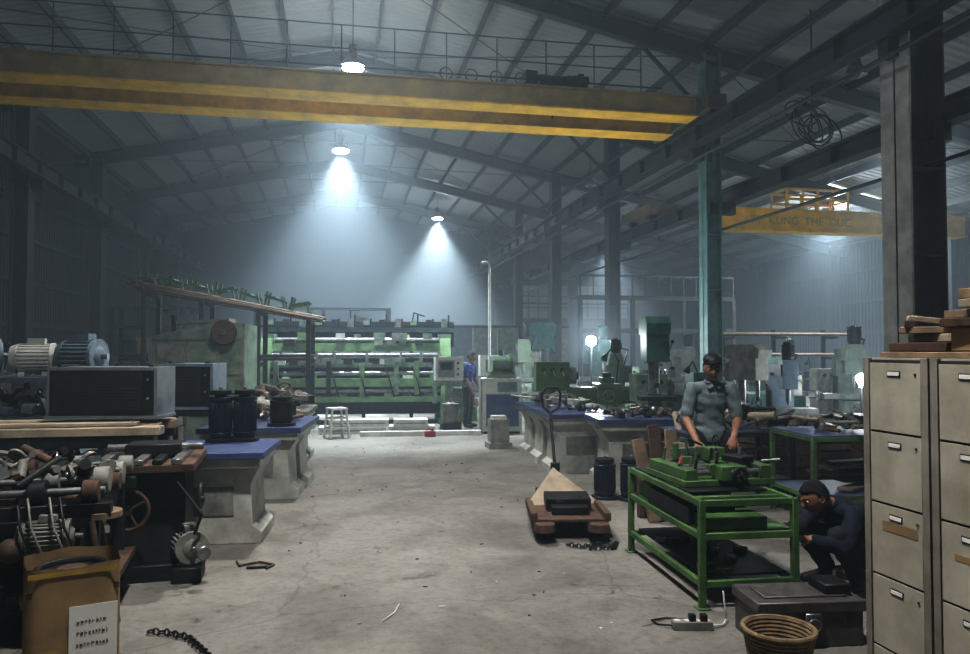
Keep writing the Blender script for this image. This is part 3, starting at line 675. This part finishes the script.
k.box((.0,-.1,2.2),(.9,.5,.06),'castgrey',ry=-.05)
k.done((-2.3,14.1,0),rad(-6),bev=.01)
k=K('pipe_rack')
zt=lambda x: 2.62-.17*x
for x in(-1.5,-.4,.7,1.7):
    for y in(-.5,.5): k.box((x,y,(zt(x)-.05)/2),(.09,.09,zt(x)-.05),'girder')
    k.box((x,0,1.4),(.09,1.1,.08),'girder'); k.box((x,0,zt(x)-.04),(.09,1.1,.08),'girder')
for i in range(46):
    y=random.uniform(-.5,.5); x0=random.uniform(-2.0,-1.2); x1=random.uniform(.9,2.0); h=.02+.2*random.random()
    k.cyl((x0,y,zt(x0)+h),(x1,y+random.uniform(-.2,.2),zt(x1)+h*.5),.026,random.choice(['rust','paleboard','darksteel','wood','rust']),n=8)
for i in range(18):
    y=random.uniform(-.5,.5); k.cyl((-2,y,1.5+.1*random.random()),(1.8,y,1.5+.1*random.random()),.03,random.choice(['rust','steel','darksteel']),n=8)
for i in range(7):
    x=-1.5+.5*i; z=zt(x)+.28+.03*(i%2)
    for dy in(-.35,.1): k.box((x,dy,z),(.42,.05,.05),'teal' if i%2 else 'green',ry=.35*(1 if i%3 else -.5)); k.box((x-.17,dy,z-.02),(.045,.04,.34),'green',ry=.2); k.box((x+.17,dy,z-.08),(.045,.04,.28),'palegreen',ry=-.2)
    k.box((x,-.12,z+.02),(.05,.5,.04),'palegreen')
k.done((-2.3,16.4,0),rad(-3),bev=0)
lathe((-3.3,11.4,0),-.2,2.2,'castgrey'); lathe((-6.0,12.2,0),.1,2.2,'bluegrey'); lathe((-6.4,10.5,0),.05,2.2,'palegreen')
mill((-4.4,14.6,0),-.3,'palegreen',.85); mill((-6.4,15.6,0),.2,'castgrey',.85); mill((-6.8,17.6,0),.1,'bluegrey',.85)
heap('stacked_castings',(-3.6,10.1,0),2.0,.8,1.45,90,['castgrey','bluegrey','darksteel','castgrey','steel'],lo=.12,hi=.28)
heap('sacked_parts',(-4.2,12.9,0),1.6,.7,1.8,70,['white','castgrey','paleboard','steel'],lo=.12,hi=.28)
heap('scrap_machine_parts',(-6.5,13.9,0),1.8,.8,1.7,90,['castgrey','bluegrey','darksteel','steel','palegreen'],lo=.12,hi=.3)

# ------------------------------------------------------------ CENTRE BACK
k=K('industrial_roller_machine')
A('machgreen',(.22,.36,.18),.5,col2=(.12,.19,.10))
for x in(-2.0,1.95):
    k.prism([(-.7,0),(.7,0),(.7,1.3),(.35,1.9),(-.35,1.9),(-.7,1.2)],'x',x-.12,x+.12,'machgreen')
    k.b2(x-.18,x+.18,-.75,.75,0,.12,'green'); k.b2(x-.14,x+.14,-.3,.3,1.85,2.0,'palegreen')
for z,y,m,h in((1.70,-.2,'machgreen',.18),(1.30,-.5,'palegreen',.10),(.92,-.62,'machgreen',.18),(.55,-.62,'machgreen',.12)): k.b2(-2.,1.95,y-.08,y+.08,z-h/2,z+h/2,m)
for z,y,r in((1.52,-.35,.05),(1.12,-.55,.05),(.73,-.6,.05),(1.86,0,.06)): k.cyl((-1.95,y,z),(1.9,y,z),r,'steel',n=18)
for x in(-1.75,-1.0,-.62,.1,.85,1.3,1.7):
    j=random.randrange(3); k.b2(x-.05,x+.05,-.72,-.5,.45+.1*j,1.25+.07*j,random.choice(['machgreen','palegreen','darksteel'])); k.cyl((x+.1,-.55,1.35),(x+.1,-.55,1.6),.035,'castgrey',n=10)
for i in range(60):
    x=random.uniform(-1.85,1.8); z=random.choice((.62,1.0,1.38,1.8,1.95)); s=random.uniform(.05,.16); k.box((x,-.55 if z<1.5 else -.3,z),(s*1.6,s,s),random.choice(['white','darksteel','machgreen','castgrey','palegreen']))
k.b2(-1.9,1.85,-.3,.6,.2,1.45,'darksteel')
k.b2(-2.2,2.2,.2,.35,2.05,2.16,'bluegrey'); k.b2(-2.2,2.2,.1,.2,2.16,2.2,'darksteel'); k.b2(-2.2,1.2,.4,.5,2.22,2.28,'navymotor'); k.b2(-2.2,2.2,.35,.45,1.7,2.3,'darksteel')
for x in(-2.1,-1.,.1,1.2,2.1): k.box((x,.28,1.05),(.08,.08,2.1),'darksteel')
for i in range(12): x=-2.0+.36*i; k.box((x,.1,2.26),(.14,.12,.1+.05*(i%3)),['palegreen','darksteel','steel'][i%3]); k.cyl((x+.1,.1,2.2),(x+.1,.1,2.36+.09*(i%2)),.02,'darksteel',n=8)
k.tube([(-.2,.1,2.2),(-.2,.1,2.55),(.0,.1,2.55)],.015,'darksteel'); k.tube([(1.2,.1,2.2),(1.25,.1,2.5),(1.5,.1,2.42)],.015,'darksteel')
k.wheel((-2.2,-.3,1.5),.2,'darksteel',(1,0,0)); k.motor((2.3,0,.5),(1,0,0),.18,.5,'castgrey'); k.b2(2.1,2.5,-.4,.3,.8,1.35,'palegreen'); k.b2(-2.55,-2.15,-.5,.3,.5,1.5,'castgrey')
k.b2(2.1,2.7,-.2,.4,0,.32,'green')
for i in range(6): k.tube([(-1.8+.6*i,-.6,1.3),(-1.7+.6*i,-.75,1.0),(-1.6+.6*i,-.72,.6)],.014,'black',6)
k.done((.45,18.2,0),rad(-4),bev=.008,sc=1.04)
k=K('white_board_stack')
for i,(x0,x1,z,y) in enumerate(((-.9,.45,.0,0),(.5,1.45,0,.03),(-.7,.5,.14,.05),(.6,1.3,.14,.0))):
    k.b2(x0,x1,y-.25,y+.25,z,z+.14,'white'); k.b2(x0+.05,x1-.05,y-.26,y-.25,z+.06,z+.08,'castgrey')
k.done((.5,15.75,0),rad(-4),bev=.01)
k=K('concrete_curb'); k.b2(-.5,1.9,-.1,.1,0,.09,'white'); k.done((.9,15.1,0),rad(-4))
k=K('plastic_stool')
k.box((0,0,.56),(.34,.34,.04),'white'); 
for a in(-1,1):
    for b in(-1,1): k.cyl((a*.14,b*.14,.55),(a*.19,b*.19,0),.022,'white',.03,n=8)
for z in(.2,.38): 
    for a in(-1,1): k.box((0,a*.17,z),(.32,.015,.03),'white'); k.box((a*.17,0,z),(.015,.32,.03),'white')
k.done((-.05,15.0,0),rad(20))
k=K('control_pedestal'); k.b2(-.06,.06,-.06,.06,0,1.05,'castgrey'); k.b2(-.2,.2,-.2,.2,0,.04,'castgrey'); k.b2(-.3,.3,-.16,.16,1.05,1.55,'white'); k.b2(-.24,.1,-.175,-.16,1.12,1.48,'castgrey'); k.b2(-.2,.06,-.18,-.17,1.28,1.44,'screen')
for i in range(3): k.cyl((.18,-.16,1.18+.12*i),(.18,-.19,1.18+.12*i),.025,['red','green','black'][i],n=10)
k.done((2.3,16.1,0),0)
k=K('electric_motor'); k.motor((0,0,.42),(0,0,1),.17,.5,'castgrey',feet=False); k.b2(-.2,.2,-.2,.2,0,.2,'darksteel'); k.done((2.25,15.45,0))
k=K('red_fuel_can'); k.b2(-.10,.10,-.07,.07,0,.11,'red'); k.cyl((.05,0,.11),(.06,0,.15),.02,'black'); k.tor((-.02,0,.12),.04,.008,'red',(0,1,0)); k.done((1.75,14.8,0))
k=K('electrical_cabinet')
k.b2(-.4,.4,-.3,.3,.05,1.12,'white'); k.b2(-.33,.33,-.312,-.3,.15,.8,'blue'); k.b2(-.36,.36,-.27,.27,0,.05,'darksteel'); k.b2(.28,.32,-.33,-.3,.5,.62,'steel')
k.box((-.42,0,.56),(.04,.5,1.1),'castgrey'); k.b2(-.3,.3,-.2,.2,1.12,1.2,'castgrey'); k.b2(-.1,.3,-.31,-.3,.85,1.05,'bluegrey')
k.done((3.28,15.3,0),rad(-6)); 
k=K('electrical_cabinet'); k.b2(-.28,.28,-.2,.2,.0,1.1,'castgrey'); k.b2(-.32,.32,-.22,.22,1.1,1.58,'white'); k.b2(-.2,.2,-.235,-.22,1.2,1.48,'castgrey'); k.box((.25,-.23,1.34),(.03,.02,.4),'red'); k.done((3.5,17.2,0),rad(-4))
k=K('gear_pump'); k.b2(-.25,.25,-.2,.2,0,.06,'green'); k.cyl((-.2,0,.22),(.15,0,.22),.17,'palegreen',n=24); k.cyl((.15,0,.22),(.22,0,.22),.2,'green',n=24); k.cyl((0,0,.35),(0,0,.5),.06,'green'); k.cyl((.22,0,.22),(.36,0,.22),.03,'steel'); k.done((3.28,15.3,1.2))
k=K('vertical_pipe'); k.cyl((0,0,0),(0,0,3.6),.03,'white',n=12); k.cyl((0,0,0),(0,0,.03),.1,'white'); k.tube([(0,0,3.6),(-.06,0,3.68),(-.18,0,3.66)],.028,'white'); k.done((3.3,16.6,0))

# ------------------------------------------------------------ RIGHT SIDE
lathe((4.95,13.9,0),rad(-10),2.2,'green',1.15); mill((5.9,15.6,0),rad(-20),'palegreen',.9)
lathe((5.9,12.3,0),rad(-6),1.8,'palegreen',1.)
ped_table((3.35,11.2,0),rad(-3),.95,2.6,.82,3); ped_table((3.8,9.3,0),rad(-8),1.2,1.0,.84,1)
heap('table_fixtures',(3.35,11.4,.82),.7,2.0,.3,56,['steel','green','castgrey','white','darksteel'],lo=.04,hi=.12)
heap('bench_parts',(3.85,9.3,.84),.9,.7,.2,40,['steel','rust','castgrey','wood','darksteel'],lo=.03,hi=.1)
drill((4.75,10.9,0),rad(-15),'teal',1.05)
vmotor((3.00,8.3,0),'navymotor',.125,.46); vmotor((3.27,8.15,0),'navymotor',.13,.48)
k=K('concrete_block'); k.b2(-.16,.16,-.16,.16,0,.5,'castgrey'); k.b2(-.2,.2,-.2,.2,0,.1,'castgrey'); k.b2(-.12,.12,-.12,.12,.5,.56,'white'); k.done((2.72,12.9,0))
k=K('hand_pallet_truck')
for x in(-.24,.24):
    k.prism([(-.65,.09),(.55,.09),(.55,.16),(-.58,.16),(-.70,.12)],'x',x-.09,x+.09,'rust'); k.cyl((x-.06,-.5,.05),(x+.06,-.5,.05),.045,'rubber'); 
    k.cyl((x,-.66,.10),(x,-.66,.17),.10,'rust',.09,n=20)
k.b2(-.22,.22,.5,.62,.08,.26,'darksteel'); k.cyl((-.1,.72,.09),(-.04,.72,.09),.09,'rubber',n=20); k.cyl((.04,.72,.09),(.1,.72,.09),.09,'rubber',n=20); k.cyl((0,.7,.08),(0,.7,.5),.05,'darksteel')
k.cyl((0,.72,.45),(-.02,1.0,1.02),.018,'darksteel',n=10)
k.tube([(-.02,1.0,1.0),(-.10,1.02,1.07),(-.11,1.05,1.22),(-.06,1.07,1.28),(.06,1.07,1.28),(.10,1.05,1.22),(.08,1.02,1.07),(-.02,1.0,1.0)],.014,'darksteel')
k.prism([(-.60,.165),(.3,.165),(.3,.19),(-.60,.19)],'x',-.34,.34,'rust')
k.box((.02,-.28,.225),(.34,.3,.07),'black'); k.box((.02,-.14,.27),(.42,.26,.10),'black',rx=.1); k.cyl((-.1,-.25,.27),(.15,-.2,.29),.04,'darksteel')
k.faces([(-.36,-.02,.19),(.38,.10,.19),(-.06,.36,.50),(-.36,.02,.19),(.38,.14,.19),(-.06,.40,.50)],[(0,1,2),(5,4,3),(0,3,4,1),(1,4,5,2),(2,5,3,0)],'paleboard')
k.box((-.33,-.3,.21),(.06,.6,.07),'rust'); k.box((.33,-.3,.21),(.06,.6,.07),'rust')
k.cyl((-.05,.38,.49),(-.04,.45,.19),.02,'wood',n=8)
k.done((2.14,7.1,0),rad(-10),bev=.004)
chain('steel_chain',[(1.95,6.32,0),(2.05,6.23,0),(2.17,6.28,0),(2.30,6.2,0),(2.38,6.30,0),(2.3,6.15,0),(2.1,6.17,0),(2.2,6.30,0),(2.36,6.42,0)],.02)
k=K('wooden_frame')
for i,(x,h) in enumerate(((-.20,.82),(-.05,.95),(.11,.90),(.22,.76))):
    k.box((x,.02*i,h/2*.97+.01),(.13,.03,h),['wood','rust','wood','paleboard'][i],rx=-.16,ry=.10*(i-1.5))
k.box((0,.06,.45),(.5,.03,.08),'wood',rx=-.16); k.box((.03,.17,.38),(.46,.08,.76),'rust')
k.done((3.20,7.12,0),rad(4))
TX,TY,TR=2.715,5.34,rad(-3)
k=K('green_worktable'); w,d,h,t=.70,1.46,.71,.045
for sx in(-1,1):
    for sy in(-1,1): k.box((sx*(w/2-t/2),sy*(d/2-t/2),h/2),(t,t,h),'green'); k.box((sx*(w/2-t/2),sy*(d/2-t/2),.006),(.09,.09,.012),'green')
for z in(h-t/2,.47,.16):
    for sy in(-1,1): k.box((0,sy*(d/2-t/2),z),(w-t,t*.8,t),'green')
    for sx in(-1,1): k.box((sx*(w/2-t/2),0,z),(t*.8,d-t,t),'green')
for i in range(4): k.box((0,-d/2+.2+i*.35,h-.03),(w-.08,.05,.04),'green')
k.box((-.02,.1,h+.004),(w-.12,d-.35,.016),'darksteel')
k.box((0,0,.49),(w-.1,d-.1,.02),'green')
k.prism([(-d/2+.05,.5),(d/2-.15,.5),(d/2-.15,.62),(-d/2+.05,.58)],'x',-w/2+.06,w/2-.2,'green')
k.box((.03,.05,.185),(w-.12,d-.12,.015),'darksteel')
k.box((-.16,-.1,.56),(.34,.8,.12),'darksteel')
for i in range(16): k.box((random.uniform(-.25,.25),random.uniform(-.6,.6),.21),(.1,.06,.04),random.choice(['rust','darksteel','castgrey']),rz=random.random()*3)
k.done((TX,TY,0),TR,bev=.004)
k=K('clamping_machine'); g='green'
k.b2(-.38,.40,-.32,.40,0,.05,g); k.b2(-.36,-.26,-.3,.38,.05,.13,g); k.b2(.28,.38,-.3,.38,.05,.15,g)
for i in range(5): k.cyl((-.28,-.25+.15*i,.10),(.30,-.25+.15*i,.10),.022,'steel',n=12); k.box((-.1+.12*(i%3),-.25+.15*i,.12),(.10,.06,.09),g)
k.b2(-.1,.12,-.38,-.22,.05,.16,g); k.cyl((0,-.46,.11),(0,-.2,.11),.025,'steel'); k.wheel((0,-.48,.11),.05,'darksteel')
k.b2(.05,.2,.1,.25,.13,.24,g); k.cyl((-.2,.2,.14),(-.2,.2,.28),.025,g); k.cyl((-.32,-.1,.14),(-.25,-.02,.20),.012,'red'); k.box((-.05,.3,.19),(.3,.06,.07),'palegreen',rz=.2)
k.box((.2,-.1,.18),(.16,.2,.05),'darksteel',rz=.4); k.cyl((.35,-.2,.17),(.46,-.3,.19),.012,'steel'); k.tube([(.3,.3,.13),(.42,.2,.18),(.42,-.1,.1)],.010,'black')
k.wheel((.24,.32,.26),.06,'darksteel',(1,0,0),r=.008); k.tube([(-.1,.2,.15),(-.05,.3,.30),(.1,.3,.24)],.010,'darksteel')
for i in range(14): x=random.uniform(-.3,.3); y=random.uniform(-.25,.35); k.cyl((x,y,.1),(x+.02,y,.18+.08*random.random()),.012,random.choice(['steel',g,'darksteel']),n=8)
k.done((TX+.04,TY-.02,h+.012),TR+rad(4),bev=.005,sc=.92)
k=K('steel_toolbox')
k.b2(-.31,.31,-.17,.17,0,.24,'boxmetal'); k.b2(-.325,.325,-.185,.185,.20,.262,'boxmetal'); k.box((.0,0,.268),(.5,.22,.012),'boxmetal'); k.b2(-.05,.05,-.2,-.185,.12,.2,'steel'); k.b2(.12,.28,-.1,.1,.27,.33,'darksteel'); k.tor((0,-.2,.13),.035,.006,'steel',(0,1,0))
k.done((2.68,4.10,0),rad(-6),bev=.01)
k=K('wicker_basket')
for i in range(12):
    z=.015+.02*i; rr=.13+.045*(i/11); k.tor((0,0,z),rr,.012,'wicker',n=36,k=6)
for i in range(24):
    t=2*math.pi*i/24; k.cyl((.13*math.cos(t),.13*math.sin(t),0.01),(.175*math.cos(t),.175*math.sin(t),.24),.007,'wicker',n=6)
k.tor((0,0,.24),.18,.014,'wicker',n=36); k.cyl((0,0,.005),(0,0,.02),.13,'wicker'); k.cyl((0,0,.02),(0,0,.15),.12,'rust',.14,n=24); k.done((2.27,3.64,0),bev=0)
k=K('power_strip'); k.box((0,0,.025),(.24,.07,.05),'castgrey'); 
for i in range(4): k.cyl((-.09+.06*i,0,.05),(-.09+.06*i,0,.055),.02,'white'); 
k.box((.0,0,.07),(.04,.04,.04),'black'); k.box((.07,0,.07),(.04,.04,.04),'black'); 
k.tube([(.12,0,.02),(.2,.04,.012),(.23,.08,.03),(.22,.10,.2)],.007,'white',6); k.tube([(-.12,0,.02),(-.2,.05,.01),(-.22,.12,.01),(-.12,.16,.01),(.02,.13,.01)],.006,'darksteel',6)
k.done((2.12,4.33,0),rad(-12),bev=.003)

for j,(ya,yb) in enumerate(((3.12,3.57),(2.68,3.105),(2.24,2.665))):
    k=K('filing_cabinet'); x0=2.74; D=.6
    k.b2(x0+.02,x0+D,ya,yb,0,1.66,'cabinet'); 
    zs=[.03,.18,.545,.915,1.28,1.64]
    for a,b in zip(zs[:-1],zs[1:]):
        k.b2(x0,x0+.03,ya+.05,yb-.05,a+.006,b-.006,'cabinet')
        if b-a>.2:
            ym=(ya+yb)/2; k.b2(x0-.004,x0,ym-.045,ym+.045,b-.075,b-.045,'darksteel'); k.b2(x0-.006,x0-.003,ym-.04,ym+.04,b-.07,b-.05,'paper'); k.cyl((x0-.006,ya+.08,b-.06),(x0,ya+.08,b-.06),.007,'rust',n=10)
    k.b2(x0-.004,x0+.02,ya,ya+.044,0,1.66,'cabpost'); k.b2(x0-.004,x0+.02,yb-.044,yb,0,1.66,'cabpost')
    k.b2(x0+.01,x0+.025,ya+.04,yb-.04,.01,1.65,'cabgap'); 
    if j==1: k.b2(x0-.002,x0,ya+.1,ya+.3,.75,.78,'cardboard')
    if j==0: k.b2(x0-.002,x0,ya+.08,ya+.32,.78,.83,'cardboard')
    k.done(bev=.003)
k=K('lumber_offcuts')
k.b2(-.2,.35,-.62,.22,0,.03,'wood'); k.box((.02,.03,.055),(.36,.34,.045),'rust',rz=.12); k.box((.06,-.02,.10),(.30,.36,.04),'paleboard',rz=-.15); k.box((-.02,.05,.14),(.26,.22,.035),'wood',rz=.4)
k.box((.05,-.38,.09),(.36,.40,.11),'cardboard',rz=.1); k.box((.05,-.36,.17),(.42,.44,.04),'rust',rz=.2); k.box((.08,-.33,.215),(.34,.50,.04),'wood',rz=-.1); k.box((.1,-.36,.26),(.40,.36,.04),'paleboard',rz=.25); k.box((.1,-.38,.31),(.36,.42,.05),'wood',rz=.0)
k.box((-.1,.12,.17),(.2,.05,.04),'rust',rz=.9); k.box((.05,.1,.19),(.28,.06,.03),'paleboard',rz=-.5,ry=.12)
k.done((3.0,3.3,1.66),bev=.004)

frame_table((5.3,6.9,0),rad(-6),1.6,.9,.86,'green','blue','green_frame_table'); 
heap('table_tools',(5.3,6.9,.89),1.3,.7,.26,54,['steel','rust','darksteel','castgrey','paleboard'],lo=.03,hi=.1)
boards('timber_offcuts',(5.2,6.9,.31),rad(10),8,1.0,.3)
frame_table((4.3,7.9,0),rad(4),1.3,.7,.8,'darksteel','blue','steel_frame_table')
heap('machined_castings',(4.3,7.9,.83),1.2,.6,.36,70,['darksteel','steel','castgrey','rust','paleboard'],lo=.05,hi=.13)
boards('timber_offcuts',(4.3,7.9,.30),rad(0),8,1.0,.3)
crate((5.3,8.5,0),.2,.8,.6,.7,'rust'); heap('crate_contents',(5.3,8.5,.6),.6,.4,.45,30,['darksteel','castgrey','rust','wood'],lo=.06,hi=.14)
crate((6.4,7.9,0),-.3,.7,.5,.65,'rust'); boards('timber_offcuts',(6.4,7.9,.66),rad(20),7,1.3,.3)
boards('timber_offcuts',(5.1,9.7,0),rad(15),14,1.5,.4)
k=K('lumber_stack')
for i in range(7):
    for j in range(3): k.box((random.uniform(-.05,.05),-.3+.25*j,.1+.11*i),(1.5-.1*(i%3),.2,.07),random.choice(['wood','paleboard','rust']),rz=random.uniform(-.03,.03))
for x in(-.6,.6): k.box((x,0,.03),(.1,.8,.06),'wood')
k.done((6.6,9.3,0),.05)
drill((6.3,10.9,0),.3,'castgrey',.85); mill((7.3,11.5,0),-.3,'bluedull',.85); lathe((7.6,13.2,0),-.1,2.2,'teal'); mill((9.6,12.9,0),-.4,'palegreen',1.);  lathe((10.2,10.8,0),.1,2.2,'bluedull')
mill((9.9,8.9,0),-.6,'palegreen',.92)
lathe((7.9,17.9,0),-.1,2.2,'palegreen'); mill((9.4,15.,0),.2,'teal',.9); lathe((11.5,15.,0),-.15,2.2,'castgrey'); drill((12.8,13.2,0),.2,'palegreen',.95)
lathe((12.6,18.8,0),0,2.4,'bluedull'); mill((7.0,20.,0),.1,'teal',1.1); mill((10.,21,0),.1,'castgrey',1.)
mill((4.9,20.,0),-.2,'palegreen',1.1); drill((6.0,22.,0),.2,'teal',1.2)
for (x,y,w,d,h,n) in((8.0,7.9,1.2,.8,.9,50),(12.2,11.8,1.4,.8,1.1,46),(14.5,16.6,1.8,1.,1.3,46),(10.4,19.1,1.4,.7,1.3,50)):
    heap('scrap_machine_parts',(x,y,0),w,d,h,n,['castgrey','steel','darksteel','palegreen','bluedull','wood','teal','rust'],lo=.1,hi=.26)
k=K('pipe_rack')
for x in(-1.3,0,1.3): k.box((x,.1,1.1),(.08,.08,2.2),'girder'); 
for z in(1.5,2.0):
    for x in(-1.3,0,1.3): k.box((x,-.2,z),(.06,.7,.06),'girder')
    for i in range(14): k.cyl((-1.6-.2*random.random(),-.48+.045*i,z+.06+.07*random.random()),(1.6+.3*random.random(),-.48+.045*i,z+.06+.05*random.random()),.022,random.choice(['steel','paleboard','wood','rust']),n=8)
k.done((10.6,17.0,0),-.1,bev=0)
k=K('mezzanine_frame')
for x in(-3,-1,1,3): k.box((x,0,1.8),(.14,.14,3.6),'framesteel')
for z in(2.4,3.6): k.b2(-3,3,-.08,.08,z-.08,z+.08,'framesteel')
for i in range(13): k.box((-3+.5*i,0,4.0),(.04,.04,.8),'framesteel')
k.b2(-3,3,-.03,.03,4.37,4.43,'framesteel'); k.b2(-3,3,-.1,1.2,3.62,3.68,'girder'); k.done((11.5,26,0))
k=K('partition_panels')
for i in range(6): k.b2(-3+i,-2.05+i,-.03,.03,.05,2.6,['palegreen','bluedull','castgrey'][i%3])
k.b2(-3,3,-.05,.05,2.6,2.7,'girder'); k.b2(-3,3,-.05,.05,0,.06,'girder'); k.done((6.3,30,0))
k=K('shelving_unit')
for x in(-4,-2,0,2,4):
    for y in(-.5,.5): k.box((x,y,1.5),(.1,.1,3.),'girder')
for z in(.8,1.6,2.4,3.): k.b2(-4,4,-.5,.5,z-.04,z,'girder')
for i in range(40): x=random.uniform(-3.8,3.8); z=random.choice((.8,1.6,2.4)); s=random.uniform(.2,.5); k.b2(x-s/2,x+s/2,-.3,.3,z,z+s,random.choice(['cardboard','bluedull','castgrey','darksteel','rust']))
k.done((-2.5,24,0),bev=0)
heap('scrap_machine_parts',(1.5,21,0),4,1.6,1.6,80,['castgrey','darksteel','palegreen','bluedull','rust'],lo=.15,hi=.35)

# ------------------------------------------------------------ world haze + camera
wd=bpy.data.worlds.new('World'); SC.world=wd; wd.use_nodes=True; nt=wd.node_tree
nt.nodes['Background'].inputs[0].default_value=(.02,.03,.04,1); nt.nodes['Background'].inputs[1].default_value=.2
vs=nt.nodes.new('ShaderNodeVolumeScatter'); vs.inputs['Density'].default_value=.0155; vs.inputs['Anisotropy'].default_value=.0; vs.inputs['Color'].default_value=(.74,.88,1,1)
nt.links.new(vs.outputs[0],nt.nodes['World Output'].inputs['Volume'])
SC.view_settings.view_transform='Standard'
for lk in('Very High Contrast','High Contrast','Medium High Contrast'):
    try: SC.view_settings.look=lk; break
    except Exception: pass
SC.view_settings.exposure=0.18
cd=bpy.data.cameras.new('camera'); cam=bpy.data.objects.new('camera',cd); COL.objects.link(cam); cd.sensor_width=36; cd.lens=754/970*36
cam.location=(0,0,1.7); cam.rotation_euler=(rad(90+1.75),0,rad(-10.9)); cd.clip_end=200
SC.camera=cam
